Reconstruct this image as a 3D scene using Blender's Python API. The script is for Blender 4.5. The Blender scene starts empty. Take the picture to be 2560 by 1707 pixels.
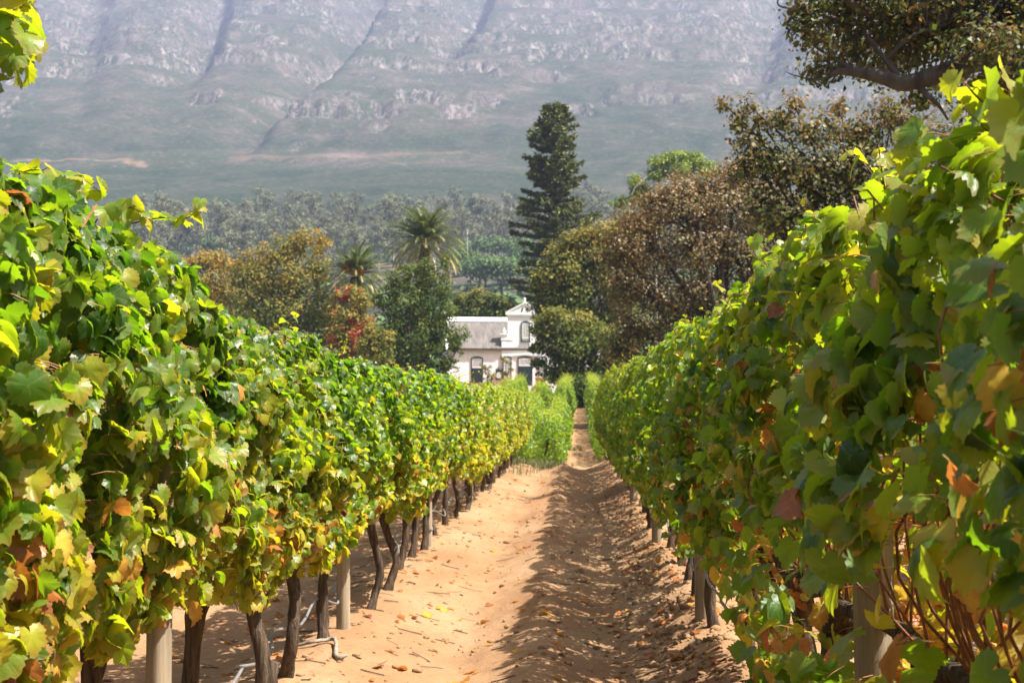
import bpy, math, random
import numpy as np
from mathutils import Vector, Euler

# ------------------------------------------------------------------ camera, sky, sun, exposure
S = bpy.context.scene
EYE = 1.5
FPX = 50.0 / 36.0 * 2560.0                       # focal length in pixels of the photograph
cam_d = bpy.data.cameras.new("camera")
cam = bpy.data.objects.new("camera", cam_d)
S.collection.objects.link(cam)
S.camera = cam
cam_d.lens = 50.0
cam_d.sensor_width = 36.0
cam_d.clip_start = 0.1
cam_d.clip_end = 9000.0
cam.location = (0, 0, EYE)
cam.rotation_euler = Euler((math.radians(90.0 + 2.53), 0, math.radians(2.57)), 'XYZ')
cam_d.dof.use_dof = True
cam_d.dof.focus_distance = 5.2
cam_d.dof.aperture_fstop = 9.0

SUN_EL, SUN_A = math.radians(60.0), math.radians(15.0)
sun_dir = Vector((math.cos(SUN_EL) * math.cos(SUN_A), -math.cos(SUN_EL) * math.sin(SUN_A), math.sin(SUN_EL)))
W = bpy.data.worlds.new("World")
S.world = W
W.use_nodes = True
nt = W.node_tree
bg = nt.nodes['Background']
sky = nt.nodes.new('ShaderNodeTexSky')
sky.sky_type = 'NISHITA'
sky.sun_disc = False
sky.sun_elevation = SUN_EL
sky.sun_rotation = math.atan2(sun_dir.x, sun_dir.y)
sky.air_density = 1.0
sky.dust_density = 5.0
sky.ozone_density = 0.2
nt.links.new(sky.outputs[0], bg.inputs[0])
bg.inputs[1].default_value = 0.068
sun_d = bpy.data.lights.new("sun", 'SUN')
sun_d.energy = 5.0
sun_d.angle = math.radians(0.53)
sun_d.color = (1.0, 0.95, 0.87)
sun_o = bpy.data.objects.new("sun", sun_d)
S.collection.objects.link(sun_o)
sun_o.rotation_euler = sun_dir.to_track_quat('Z', 'Y').to_euler()
S.view_settings.view_transform = 'Standard'
S.view_settings.look = 'None'
S.view_settings.exposure = 1.8
S.view_settings.gamma = 1.0
S.view_settings.use_curve_mapping = False
cy = S.cycles
cy.max_bounces = 6
cy.diffuse_bounces = 3
cy.glossy_bounces = 2
cy.transmission_bounces = 4
cy.volume_bounces = 1
cy.transparent_max_bounces = 4
cy.caustics_reflective = False
cy.caustics_refractive = False
cy.use_denoising = True

# ------------------------------------------------------------------ helpers
MROT = np.array(cam.rotation_euler.to_matrix())
def ray(px, py):
    """unit-in-Y world direction through a pixel of the photograph"""
    d = MROT @ np.array([(px - 1280.0) / FPX, -(py - 853.5) / FPX, -1.0])
    return d / d[1]
def at(px, py, Y):
    d = ray(px, py)
    return np.array([d[0] * Y, Y, EYE + d[2] * Y])

def hash3(ix, iy, iz, seed):
    h = (ix.astype(np.int64) * 374761393 + iy.astype(np.int64) * 668265263 + iz.astype(np.int64) * 2147483647 + seed * 1274126177) & 0xFFFFFFFF
    h = ((h ^ (h >> 13)) * 1274126177) & 0xFFFFFFFF
    h = h ^ (h >> 16)
    return (h & 0xFFFF) / 65535.0
def noise3(p, seed=0):
    p = np.asarray(p, dtype=float)
    i = np.floor(p); f = p - i
    f = f * f * (3 - 2 * f)
    i = i.astype(np.int64)
    out = 0
    for dx in (0, 1):
        for dy in (0, 1):
            for dz in (0, 1):
                w = (f[..., 0] if dx else 1 - f[..., 0]) * (f[..., 1] if dy else 1 - f[..., 1]) * (f[..., 2] if dz else 1 - f[..., 2])
                out = out + w * hash3(i[..., 0] + dx, i[..., 1] + dy, i[..., 2] + dz, seed)
    return out * 2 - 1
def n2(x, y, seed=0):
    x, y = np.broadcast_arrays(np.asarray(x, float), np.asarray(y, float))
    return noise3(np.stack([x, y, np.zeros_like(x) + 0.5], -1), seed)
def fbm(x, y, oct=4, seed=0):
    a, s, t = 1.0, 0.0, 0.0
    for k in range(oct):
        s = s + a * n2(x * 2 ** k, y * 2 ** k, seed + k); t += a; a *= 0.5
    return s / t
def sstep(a, b, x):
    t = np.clip((x - a) / (b - a), 0, 1)
    return t * t * (3 - 2 * t)
def unit(v):
    return v / np.maximum(np.linalg.norm(v, axis=-1, keepdims=True), 1e-9)

def link(o, parent=None):
    S.collection.objects.link(o)
    if parent is not None:
        o.parent = parent
    return o
def tag(o, label=None, cat=None, group=None, kind=None):
    if label: o["label"] = label
    if cat: o["category"] = cat
    if group: o["group"] = group
    if kind: o["kind"] = kind
    return o
def thing(name, loc, label, cat, group=None, rz=0.0):
    o = bpy.data.objects.new(name, None)
    o.empty_display_size = 0.2
    o.location = Vector([float(c) for c in loc])
    o.rotation_euler = (0, 0, rz)
    return tag(link(o), label, cat, group)
def mesh_np(name, V, F, mat, parent=None, attr=None, smooth=True, loc=None):
    """V (n,3); F list of int arrays (m,k); attr dict name -> (n,4) colours or (n,) floats"""
    me = bpy.data.meshes.new(name)
    V = np.ascontiguousarray(V, dtype=np.float32)
    F = [np.asarray(f, dtype=np.int32) for f in F if len(f)]
    me.vertices.add(len(V))
    me.vertices.foreach_set("co", V.ravel())
    nl = sum(f.size for f in F); npoly = sum(len(f) for f in F)
    me.loops.add(nl)
    me.loops.foreach_set("vertex_index", np.concatenate([f.ravel() for f in F]))
    me.polygons.add(npoly)
    starts, o = [], 0
    for f in F:
        starts.append(o + np.arange(len(f), dtype=np.int32) * f.shape[1]); o += f.size
    me.polygons.foreach_set("loop_start", np.concatenate(starts).astype(np.int32))
    if smooth:
        me.polygons.foreach_set("use_smooth", np.ones(npoly, dtype=bool))
    me.update(calc_edges=True)
    for k, a in (attr or {}).items():
        a = np.asarray(a, dtype=np.float32)
        if a.ndim == 2:
            at_ = me.attributes.new(k, 'FLOAT_COLOR', 'POINT'); at_.data.foreach_set("color", np.ascontiguousarray(a).ravel())
        else:
            at_ = me.attributes.new(k, 'FLOAT', 'POINT'); at_.data.foreach_set("value", a)
    for m in (mat if isinstance(mat, (list, tuple)) else [mat]):
        me.materials.append(m)
    ob = bpy.data.objects.new(name, me)
    if loc is not None:
        ob.location = Vector([float(c) for c in loc])
    return link(ob, parent)

class MB:
    """collects boxes, prisms, lathes into one mesh"""
    def __init__(s): s.v, s.f = [], []
    def add(s, vs, fs):
        o = len(s.v); s.v += [tuple(map(float, v)) for v in vs]; s.f += [tuple(i + o for i in f) for f in fs]
    def box(s, x0, x1, y0, y1, z0, z1):
        s.add([(x0, y0, z0), (x1, y0, z0), (x1, y1, z0), (x0, y1, z0), (x0, y0, z1), (x1, y0, z1), (x1, y1, z1), (x0, y1, z1)],
              [(0, 3, 2, 1), (4, 5, 6, 7), (0, 1, 5, 4), (1, 2, 6, 5), (2, 3, 7, 6), (3, 0, 4, 7)])
    def prism(s, poly, y0, y1):
        n = len(poly)
        s.add([(x, y0, z) for x, z in poly] + [(x, y1, z) for x, z in poly],
              [tuple(range(n)), tuple(range(2 * n - 1, n - 1, -1))] + [(i, i + n, (i + 1) % n + n, (i + 1) % n) for i in range(n)])
    def prism_x(s, poly, x0, x1, seg=1):
        n = len(poly)
        vs = []
        for k in range(seg + 1):
            x = x0 + (x1 - x0) * k / seg
            vs += [(x, y, z) for y, z in poly]
        fs = [tuple(range(n - 1, -1, -1)), tuple(range(seg * n, seg * n + n))]
        for k in range(seg):
            fs += [(k * n + i, k * n + (i + 1) % n, (k + 1) * n + (i + 1) % n, (k + 1) * n + i) for i in range(n)]
        s.add(vs, fs)
    def lathe(s, c, prof, n=14):
        vs = [(c[0] + r * math.cos(2 * math.pi * k / n), c[1] + r * math.sin(2 * math.pi * k / n), c[2] + z) for r, z in prof for k in range(n)]
        m = len(prof)
        fs = [(j * n + k, j * n + (k + 1) % n, (j + 1) * n + (k + 1) % n, (j + 1) * n + k) for j in range(m - 1) for k in range(n)]
        fs += [tuple(range(n - 1, -1, -1)), tuple(range((m - 1) * n, m * n))]
        s.add(vs, fs)
    def build(s, name, mat, parent=None, smooth=False):
        me = bpy.data.meshes.new(name); me.from_pydata(s.v, [], s.f); me.update()
        if smooth:
            me.polygons.foreach_set("use_smooth", np.ones(len(me.polygons), dtype=bool))
        me.materials.append(mat)
        return link(bpy.data.objects.new(name, me), parent)

def smooth_path(pts, n):
    """Catmull-Rom through pts, n samples"""
    P = np.asarray(pts, float)
    P = np.vstack([2 * P[0] - P[1], P, 2 * P[-1] - P[-2]])
    m = len(P) - 3
    t = np.linspace(0, m - 1e-6, n)
    k = t.astype(int); u = (t - k)[:, None]
    a, b, c, d = P[k], P[k + 1], P[k + 2], P[k + 3]
    return 0.5 * (2 * b + (c - a) * u + (2 * a - 5 * b + 4 * c - d) * u ** 2 + (3 * b - a - 3 * c + d) * u ** 3)

class Tubes:
    def __init__(s): s.V, s.F, s.F3, s.n = [], [], [], 0
    def add(s, pts, rad, sides=6, jit=0.0, rng=None):
        P = np.asarray(pts, float); m = len(P)
        R = np.broadcast_to(np.asarray(rad, float), (m,)).copy()
        T = unit(np.gradient(P, axis=0))
        ref = np.array([0.0, 0.0, 1.0]) if abs(T[:, 2]).mean() < 0.7 else np.array([1.0, 0.13, 0.0])
        U = unit(np.cross(T, ref)); B = np.cross(T, U)
        a = np.arange(sides) * 2 * np.pi / sides
        rr = np.repeat(R[:, None], sides, 1)
        if jit and rng is not None:
            rr = rr * (1 + jit * rng.uniform(-1, 1, (m, sides)))
        V = P[:, None, :] + rr[..., None] * (np.cos(a)[None, :, None] * U[:, None, :] + np.sin(a)[None, :, None] * B[:, None, :])
        b0 = s.n
        i = np.arange(m - 1)[:, None] * sides; k = np.arange(sides)[None, :]; k2 = (k + 1) % sides
        s.F.append(np.stack([i + k, i + k2, i + sides + k2, i + sides + k], -1).reshape(-1, 4) + b0)
        s.V.append(V.reshape(-1, 3)); s.V.append(P[[0, -1]]); s.n += m * sides + 2
        kk = np.arange(sides); e = b0 + (m - 1) * sides
        s.F3.append(np.stack([np.full(sides, b0 + m * sides), b0 + (kk + 1) % sides, b0 + kk], -1))
        s.F3.append(np.stack([np.full(sides, b0 + m * sides + 1), e + kk, e + (kk + 1) % sides], -1))
    def build(s, name, mat, parent=None, loc=None):
        return mesh_np(name, np.concatenate(s.V), [np.concatenate(s.F), np.concatenate(s.F3)], mat, parent, loc=loc)

# ------------------------------------------------------------------ materials
def new_mat(name):
    m = bpy.data.materials.new(name); m.use_nodes = True
    n = m.node_tree
    for x in list(n.nodes): n.nodes.remove(x)
    out = n.nodes.new('ShaderNodeOutputMaterial')
    return m, n, out
def ramp(n, stops, fac=None, interp='LINEAR'):
    r = n.nodes.new('ShaderNodeValToRGB'); r.color_ramp.interpolation = interp
    e = r.color_ramp.elements
    while len(e) > 1: e.remove(e[-1])
    e[0].position = stops[0][0]; e[0].color = (*stops[0][1], 1)
    for p, c in stops[1:]:
        k = e.new(p); k.color = (*c, 1)
    if fac is not None: n.links.new(fac, r.inputs[0])
    return r
def noise_node(n, scale, detail=4, rough=0.6, coord=None, stretch=None):
    t = n.nodes.new('ShaderNodeTexNoise'); t.inputs['Scale'].default_value = scale
    t.inputs['Detail'].default_value = detail; t.inputs['Roughness'].default_value = rough
    if coord is not None:
        if stretch:
            mp = n.nodes.new('ShaderNodeMapping'); mp.inputs['Scale'].default_value = stretch
            n.links.new(coord, mp.inputs[0]); coord = mp.outputs[0]
        n.links.new(coord, t.inputs['Vector'])
    return t
def mix_col(n, fac, a, b, mode='MIX'):
    m = n.nodes.new('ShaderNodeMix'); m.data_type = 'RGBA'; m.blend_type = mode
    for sock, val in ((m.inputs[0], fac), (m.inputs[6], a), (m.inputs[7], b)):
        if hasattr(val, 'is_output') or isinstance(val, bpy.types.NodeSocket): n.links.new(val, sock)
        elif isinstance(val, (int, float)): sock.default_value = val
        else: sock.default_value = (*val, 1)
    return m.outputs[2]
def math_n(n, op, a, b=0.0):
    m = n.nodes.new('ShaderNodeMath'); m.operation = op
    for sock, val in ((m.inputs[0], a), (m.inputs[1], b)):
        if isinstance(val, bpy.types.NodeSocket): n.links.new(val, sock)
        else: sock.default_value = val
    return m.outputs[0]

def leaf_mat(name, stops, tstops=None, trans=0.4, rough=0.45, spec=0.4, under=(0.30, 0.36, 0.22), under_f=0.3, vein=None, edge=False):
    """foliage: colour along a ramp by the leaf's own hue value, paler underside, light passes through"""
    m, n, out = new_mat(name)
    at_ = n.nodes.new('ShaderNodeAttribute'); at_.attribute_name = 'leaf'
    sep = n.nodes.new('ShaderNodeSeparateColor'); n.links.new(at_.outputs['Color'], sep.inputs[0])
    hue = sep.outputs[0]
    if edge:
        tc = n.nodes.new('ShaderNodeTexCoord')
        nz = noise_node(n, 38.0, 2, 0.5, tc.outputs['Object'])
        hue = math_n(n, 'ADD', hue, math_n(n, 'MULTIPLY', math_n(n, 'SUBTRACT', nz.outputs[0], 0.5), 0.10))
    r = ramp(n, stops, hue)
    col = r.outputs[0]
    if vein:
        v = math_n(n, 'POWER', sep.outputs[1], 9.0)
        col = mix_col(n, math_n(n, 'MULTIPLY', v, vein), col, (0.30, 0.36, 0.10))
    if edge:
        rim = math_n(n, 'MULTIPLY', math_n(n, 'POWER', sep.outputs[2], 5.0), ramp(n, [(.30, (0, 0, 0)), (.62, (1, 1, 1))], math_n(n, 'ADD', math_n(n, 'MULTIPLY', nz.outputs[0], .5), math_n(n, 'MULTIPLY', hue, .5))).outputs[0])
        col = mix_col(n, math_n(n, 'MULTIPLY', rim, .75), col, (0.30, 0.13, 0.04))
    if under_f:
        geo = n.nodes.new('ShaderNodeNewGeometry')
        col = mix_col(n, math_n(n, 'MULTIPLY', geo.outputs['Backfacing'], under_f), col, under)
    b = n.nodes.new('ShaderNodeBsdfPrincipled')
    n.links.new(col, b.inputs['Base Color'])
    b.inputs['Roughness'].default_value = rough
    b.inputs['Specular IOR Level'].default_value = spec
    if edge:
        bp = n.nodes.new('ShaderNodeBump'); bp.inputs['Strength'].default_value = 0.45; bp.inputs['Distance'].default_value = 0.006
        nb = noise_node(n, 42.0, 2, 0.5, tc.outputs['Object'])
        n.links.new(nb.outputs[0], bp.inputs['Height']); n.links.new(bp.outputs[0], b.inputs['Normal'])
    t = n.nodes.new('ShaderNodeBsdfTranslucent')
    tr = ramp(n, tstops or stops, hue)
    n.links.new(tr.outputs[0], t.inputs[0])
    mx = n.nodes.new('ShaderNodeMixShader'); mx.inputs[0].default_value = trans
    n.links.new(b.outputs[0], mx.inputs[1]); n.links.new(t.outputs[0], mx.inputs[2])
    n.links.new(mx.outputs[0], out.inputs[0])
    return m
def simple_mat(name, c1, c2=None, scale=8.0, rough=0.8, bump=0.0, stretch=None, spec=0.3, bdist=0.01, detail=5):
    m, n, out = new_mat(name)
    b = n.nodes.new('ShaderNodeBsdfPrincipled')
    b.inputs['Roughness'].default_value = rough; b.inputs['Specular IOR Level'].default_value = spec
    tc = n.nodes.new('ShaderNodeTexCoord')
    nz = noise_node(n, scale, detail, 0.65, tc.outputs['Object'], stretch)
    r = ramp(n, [(0.3, c1), (0.7, c2 or c1)], nz.outputs[0])
    n.links.new(r.outputs[0], b.inputs['Base Color'])
    if bump:
        bp = n.nodes.new('ShaderNodeBump'); bp.inputs['Strength'].default_value = bump; bp.inputs['Distance'].default_value = bdist
        n.links.new(nz.outputs[0], bp.inputs['Height']); n.links.new(bp.outputs[0], b.inputs['Normal'])
    n.links.new(b.outputs[0], out.inputs[0])
    return m

VINE = [(0.0, (0.014, 0.042, 0.007)), (0.3, (0.050, 0.115, 0.011)), (0.55, (0.130, 0.205, 0.015)), (0.70, (0.34, 0.32, 0.02)), (0.80, (0.46, 0.40, 0.035)), (0.87, (0.62, 0.38, 0.05)), (0.93, (0.50, 0.17, 0.035)), (1.0, (0.20, 0.07, 0.03))]
VINE_T = [(0.0, (0.08, 0.22, 0.006)), (0.3, (0.25, 0.44, 0.008)), (0.55, (0.46, 0.56, 0.010)), (0.70, (0.62, 0.55, 0.015)), (0.80, (0.70, 0.55, 0.03)), (0.87, (0.75, 0.45, 0.05)), (0.93, (0.6, 0.2, 0.03)), (1.0, (0.25, 0.08, 0.03))]
M = {}
M['vine_near'] = leaf_mat('vine_leaf_near', VINE, VINE_T, 0.48, 0.42, 0.42, under=(0.19, 0.26, 0.10), under_f=0.5, vein=0.55, edge=True)
M['vine'] = leaf_mat('vine_leaf', VINE, VINE_T, 0.48, 0.42, 0.42, under=(0.19, 0.26, 0.10), under_f=0.5, vein=0.3)
OAK = [(0.0, (0.034, 0.052, 0.014)), (0.3, (0.10, 0.115, 0.025)), (0.55, (0.17, 0.14, 0.048)), (0.8, (0.25, 0.165, 0.078)), (1.0, (0.34, 0.215, 0.11))]
OAK_T = [(0.0, (0.05, 0.09, 0.015)), (0.3, (0.14, 0.18, 0.02)), (0.55, (0.26, 0.16, 0.03)), (0.8, (0.34, 0.16, 0.04)), (1.0, (0.42, 0.19, 0.05))]
M['oak'] = leaf_mat('oak_leaf', OAK, OAK_T, 0.32, 0.5, 0.28, under_f=0.1)
GREEN = [(0.0, (0.026, 0.046, 0.008)), (0.35, (0.068, 0.105, 0.015)), (0.6, (0.155, 0.165, 0.03)), (0.8, (0.27, 0.20, 0.04)), (0.92, (0.36, 0.18, 0.04)), (1.0, (0.42, 0.09, 0.05))]
GREEN_T = [(p, tuple(min(1, c * 1.7) for c in q)) for p, q in GREEN]
M['tree'] = leaf_mat('tree_leaf', GREEN, GREEN_T, 0.3, 0.6, 0.14, under_f=0.0)
M['pine_bright'] = leaf_mat('pine_leaf', [(0.0, (0.08, 0.13, 0.02)), (0.6, (0.22, 0.29, 0.04)), (1.0, (0.32, 0.38, 0.06))], None, 0.25, 0.6, 0.15, under_f=0)
M['pine_far'] = leaf_mat('umbrella_pine_leaf', [(0.0, (0.035, 0.065, 0.022)), (0.5, (0.085, 0.14, 0.045)), (1.0, (0.14, 0.20, 0.07))], None, 0.12, 0.7, 0.1, under_f=0)
M['needle'] = leaf_mat('conifer_needle', [(0.0, (0.03, 0.044, 0.014)), (0.5, (0.10, 0.125, 0.036)), (1.0, (0.24, 0.23, 0.06))], None, 0.12, 0.6, 0.25, under_f=0)
M['palm'] = leaf_mat('palm_frond', [(0.0, (0.07, 0.105, 0.028)), (0.6, (0.20, 0.235, 0.065)), (0.85, (0.36, 0.30, 0.12)), (1.0, (0.34, 0.25, 0.12))], None, 0.2, 0.4, 0.5, under_f=0)
M['far'] = leaf_mat('far_leaf', [(0.0, (0.055, 0.070, 0.038)), (0.5, (0.14, 0.155, 0.085)), (1.0, (0.25, 0.245, 0.15))], None, 0.12, 0.7, 0.15, under_f=0)
M['scrub'] = leaf_mat('scrub_leaf', [(0.0, (0.050, 0.085, 0.044)), (0.5, (0.075, 0.115, 0.058)), (1.0, (0.12, 0.15, 0.08))], None, 0.1, 0.8, 0.1, under_f=0)
M['grass'] = leaf_mat('grass_blade', [(0.0, (0.07, 0.10, 0.04)), (1.0, (0.24, 0.24, 0.11))], None, 0.3, 0.6, 0.2, under_f=0)
M['bark_vine'] = simple_mat('vine_bark', (0.030, 0.021, 0.015), (0.16, 0.115, 0.080), 26, 0.95, 1.0, (1.8, 1.8, 0.16), 0.1, 0.03)
M['cane'] = simple_mat('vine_cane', (0.10, 0.032, 0.014), (0.25, 0.10, 0.042), 40, 0.6, 0.2, None, 0.3)
M['petiole'] = simple_mat('vine_stalk', (0.26, 0.16, 0.05), (0.36, 0.14, 0.07), 30, 0.5)
M['bark'] = simple_mat('tree_bark', (0.035, 0.028, 0.022), (0.12, 0.10, 0.085), 3.0, 0.95, 0.6, (1.5, 1.5, 0.3), 0.1, 0.05)
M['bark_pale'] = simple_mat('pale_bark', (0.24, 0.22, 0.19), (0.46, 0.43, 0.39), 1.0, 0.9)
M['post'] = simple_mat('weathered_wood', (0.16, 0.125, 0.085), (0.36, 0.29, 0.20), 14, 0.85, 0.5, (2, 2, 0.12), 0.2, 0.01)
M['hose'] = simple_mat('grey_plastic_pipe', (0.11, 0.11, 0.11), (0.22, 0.21, 0.205), 9, 0.45, spec=0.5)
M['wire'] = simple_mat('galvanised_wire', (0.28, 0.27, 0.26), (0.4, 0.38, 0.36), 20, 0.4, spec=0.6)
M['wood_dry'] = simple_mat('dry_wood', (0.13, 0.10, 0.075), (0.33, 0.275, 0.215), 18, 0.9, 0.5, (1, 1, 0.4))
M['white'] = simple_mat('limewash', (0.74, 0.73, 0.73), (0.86, 0.85, 0.85), 1.3, 0.85, 0.15, None, 0.2, 0.03)
M['thatch'] = simple_mat('thatch', (0.095, 0.086, 0.080), (0.20, 0.18, 0.168), 1.6, 0.95, 0.8, (3.0, 0.6, 0.6), 0.1, 0.06)
M['thatch_edge'] = simple_mat('thatch_edge', (0.11, 0.095, 0.085), (0.20, 0.17, 0.15), 6, 0.95, 0.5, None, 0.1, 0.05)
M['green_paint'] = simple_mat('dark_green_paint', (0.008, 0.022, 0.024), (0.014, 0.034, 0.036), 3, 0.4, spec=0.5)
M['white_paint'] = simple_mat('white_paint', (0.76, 0.76, 0.76), (0.82, 0.82, 0.82), 4, 0.5)
M['glass'] = simple_mat('window_glass', (0.16, 0.16, 0.15), (0.26, 0.26, 0.24), 1.5, 0.12, spec=0.6)
M['terracotta'] = simple_mat('terracotta', (0.28, 0.075, 0.035), (0.42, 0.13, 0.055), 4, 0.8)
M['fruit'] = simple_mat('orange_dates', (0.55, 0.15, 0.02), (0.72, 0.26, 0.03), 6, 0.6)
M['grape'] = simple_mat('dry_grapes', (0.09, 0.02, 0.018), (0.22, 0.06, 0.04), 60, 0.5)
M['void'] = simple_mat('dark_void', (0.02, 0.02, 0.022), (0.04, 0.04, 0.042), 8, 0.6)
# ------------------------------------------------------------------ the lie of the land
_py = np.array([-80, 30, 35, 38, 42, 47, 55, 70, 90, 110, 125, 150, 200, 300, 450, 630, 900, 1300, 1800, 2600, 3300, 3500, 3800], float)
_pz = np.array([0, 0, .05, -.02, -.30, -.22, .15, 0.95, 1.65, 2.1, 2.5, 2.7, 5, 16, 38, 65, 124, 229, 415, 738, 1060, 1120, 1150], float)
_sy = np.concatenate([np.arange(-80, 60, .5), np.geomspace(60, 3790, 1600)])
_sz = np.interp(_sy, _py, _pz)
_pr = _sz.copy()
for _k in range(3):
    wlo = np.interp(_sy * 0.965 - .8, _sy, _pr); whi = np.interp(_sy * 1.035 + .8, _sy, _pr)
    _pr = np.where(_sy > 0, 0.25 * wlo + 0.5 * _pr + 0.25 * whi, _pr)
def prof(y): return np.interp(y, _sy, _pr)
def soil_z(x, y):
    """height of the vineyard soil: banked rows, wheel tracks, clods"""
    x = np.asarray(x, float); y = np.asarray(y, float)
    z = prof(y)
    near = 1 - .6 * sstep(46, 62, y)
    b = 0.10 * np.exp(-((x + 1.62) / .38) ** 2) + 0.17 * np.exp(-((x - .90) / .27) ** 2)
    for xr in (-4.2, 3.5, -6.8, 6.1): b = b + 0.12 * np.exp(-((x - xr) / .35) ** 2)
    b = b - .10 - 0.06 * np.exp(-((x + .82 + .05 * np.sin(y * .4)) / .22) ** 2) - 0.05 * np.exp(-((x - .22 + .05 * np.sin(y * .4)) / .2) ** 2)
    b = b + 0.055 * np.exp(-((x + .30 + .06 * np.sin(y * .5)) / .17) ** 2)
    b = b + 0.055 * fbm(x * 1.1, y * .55, 3, 5) + 0.032 * fbm(x * 3.5, y * 2.2, 3, 9)
    rough = 0.25 + 0.75 * sstep(.35, .6, x) * (1 - sstep(1.3, 1.6, x)) + 0.4 * (1 - sstep(-1.75, -1.35, x))
    b = b + 0.026 * rough * fbm(x * 11, y * 9, 3, 21) + 0.007 * fbm(x * 28, y * 22, 2, 31)
    # scuffed cross ridges left by a turning tractor
    for yc, xc, a in ((21.5, -.9, .09), (23.2, -.8, .08), (26.5, -.5, .07), (30.0, -.4, .06)):
        b = b + a * np.exp(-((y - yc - .9 * np.abs(x - xc)) / .42) ** 2) * np.exp(-((x - xc) / .75) ** 2)
    return z + near * b
def hill_point(px, py, y0=150.0, y1=3300.0):
    """where the ray through a pixel meets the hillside"""
    d = ray(px, py)
    Y = np.geomspace(y0, y1, 4000)
    k = np.argmax(prof(Y) >= EYE + d[2] * Y)
    return d[0] * Y[k], Y[k]

# hillside and mountain
NU, NV = 520, 760
v = np.concatenate([np.linspace(-60, 58, 60), np.geomspace(60, 3600, NV - 60)])
u = np.linspace(-1, 1, NU)
TY, TU = np.meshgrid(v, u, indexing='ij')
TX = TU * (np.maximum(TY, 0) * .52 + 70)
def gully(px_list):
    return np.array([hill_point(*p) for p in px_list])
GUL = [ # (pixel polyline, depth at each, half width at each, sharpness)
    ([(560, -60), (545, 0), (528, 60), (515, 120), (470, 185), (440, 235), (420, 300)], [60, 60, 55, 44, 18, 10, 4], [30, 28, 26, 24, 30, 34, 30]),
    ([(965, -60), (925, 0), (870, 80), (810, 165), (745, 220), (680, 265), (645, 310), (597, 368)], [80, 80, 66, 52, 30, 30, 20, 6], [34, 32, 30, 24, 26, 24, 20, 20]),
    ([(1215, -80), (1190, 0), (1172, 60), (1140, 110), (1110, 160)], [70, 60, 36, 14, 5], [34, 30, 26, 26, 24]),
    ([(1950, -60), (1930, 60), (1900, 170), (1860, 260)], [44, 34, 16, 5], [40, 34, 30, 28]),
    ([(250, -60), (230, 60), (215, 180), (190, 290)], [34, 26, 14, 5], [40, 36, 32, 30]),
]
TZ = prof(TY)
TZ = TZ + sstep(170, 420, TY) * (7 * fbm(TX / 130, TY / 130, 4, 40))
TZ = TZ + sstep(700, 1700, TY) * (15 * fbm(TX / 330, TY / 420, 3, 44) + 10 * fbm(TX / 90, TY / 140, 4, 47) + 7 * fbm(TX / 28, TY / 34, 3, 49))
for pts, dep, wid in GUL:
    P = gully(pts)
    best = np.full(TX.shape, 0.0)
    for k in range(len(P) - 1):
        a, b = P[k], P[k + 1]; ab = b - a
        t = np.clip(((TX - a[0]) * ab[0] + (TY - a[1]) * ab[1]) / (ab @ ab), 0, 1)
        dx = TX - a[0] - t * ab[0]; dy = (TY - a[1] - t * ab[1])
        d = np.hypot(dx, dy)
        D = dep[k] + (dep[k + 1] - dep[k]) * t; Wd = wid[k] + (wid[k + 1] - wid[k]) * t
        Wd = np.where(dx > 0, Wd * .8, Wd * 1.45)
        best = np.maximum(best, D * np.exp(-(d / Wd) ** 2))
    TZ = TZ - best * .95
# rock strata: terraces where a band mask is high
hgt = TZ + 10 * n2(TX / 240, TY / 300, 60)
per = 34.0
f = hgt / per + 0.35 * n2(TX / 150, TY / 600, 61)
fl = np.floor(f); fr = f - fl
band = noise3(np.stack([TX / 140, fl * 3.7, TY / 900], -1), 62) * .6 + noise3(np.stack([TX / 34, fl * 5.1, TY / 400], -1), 63) * .5
mask = sstep(.06, .36, band + .45 * sstep(1700, 2500, TY) - .30 * (1 - sstep(1350, 1750, TY))) * sstep(1250, 1500, TY)
jag = .10 * n2(TX / 14, TY / 60, 64) + .05 * n2(TX / 6, TY / 30, 65)
st = sstep(.40, .66, fr + jag)
TZ = TZ + mask * per * (st - fr) * .80
steep = mask * np.exp(-((fr + jag - .53) / .11) ** 2)
rock = np.clip(steep * (1.15 + .5 * n2(TX / 9, TY / 20, 66)), 0, 1)
# loose pale boulders between the bands
sp = n2(TX / 7, TY / 11, 68)
rock = np.maximum(rock, sstep(.62, .75, sp) * sstep(-.1, .4, n2(TX / 120, TY / 160, 69)) * sstep(1150, 1500, TY) * .9)
TZ = TZ + rock * 5 * n2(TX / 8, TY / 12, 70) * sstep(1250, 1500, TY)
# under the finely modelled vineyard soil the big sheet runs a little lower
TZ = TZ - .35 * (1 - sstep(93, 100, TY)) * (1 - sstep(9.5, 14, np.abs(TX)))
# bare earth of the tracks cut into the slope
track = np.zeros_like(TX)
for pts, wd, s in (([(40, 402), (180, 392), (290, 398), (360, 404)], 6.0, .7), ([(330, 528), (420, 524), (480, 519)], 4.5, 1.0), ([(590, 384), (700, 380), (900, 386), (1150, 383)], 10.0, .30), ([(1120, 640), (1170, 655), (1185, 640)], 5.0, .9), ([(930, 655), (985, 665), (1100, 690)], 4.0, .6)):
    P = np.array([hill_point(*p) for p in pts])
    for k in range(len(P) - 1):
        a, b = P[k], P[k + 1]; ab = b - a
        t = np.clip(((TX - a[0]) * ab[0] + (TY - a[1]) * ab[1]) / (ab @ ab), 0, 1)
        d = np.hypot(TX - a[0] - t * ab[0], TY - a[1] - t * ab[1]) / wd
        track = np.maximum(track, s * (1 - sstep(.55, 1.0, d + .3 * n2(TX / 12, TY / 9, 71))))
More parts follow.
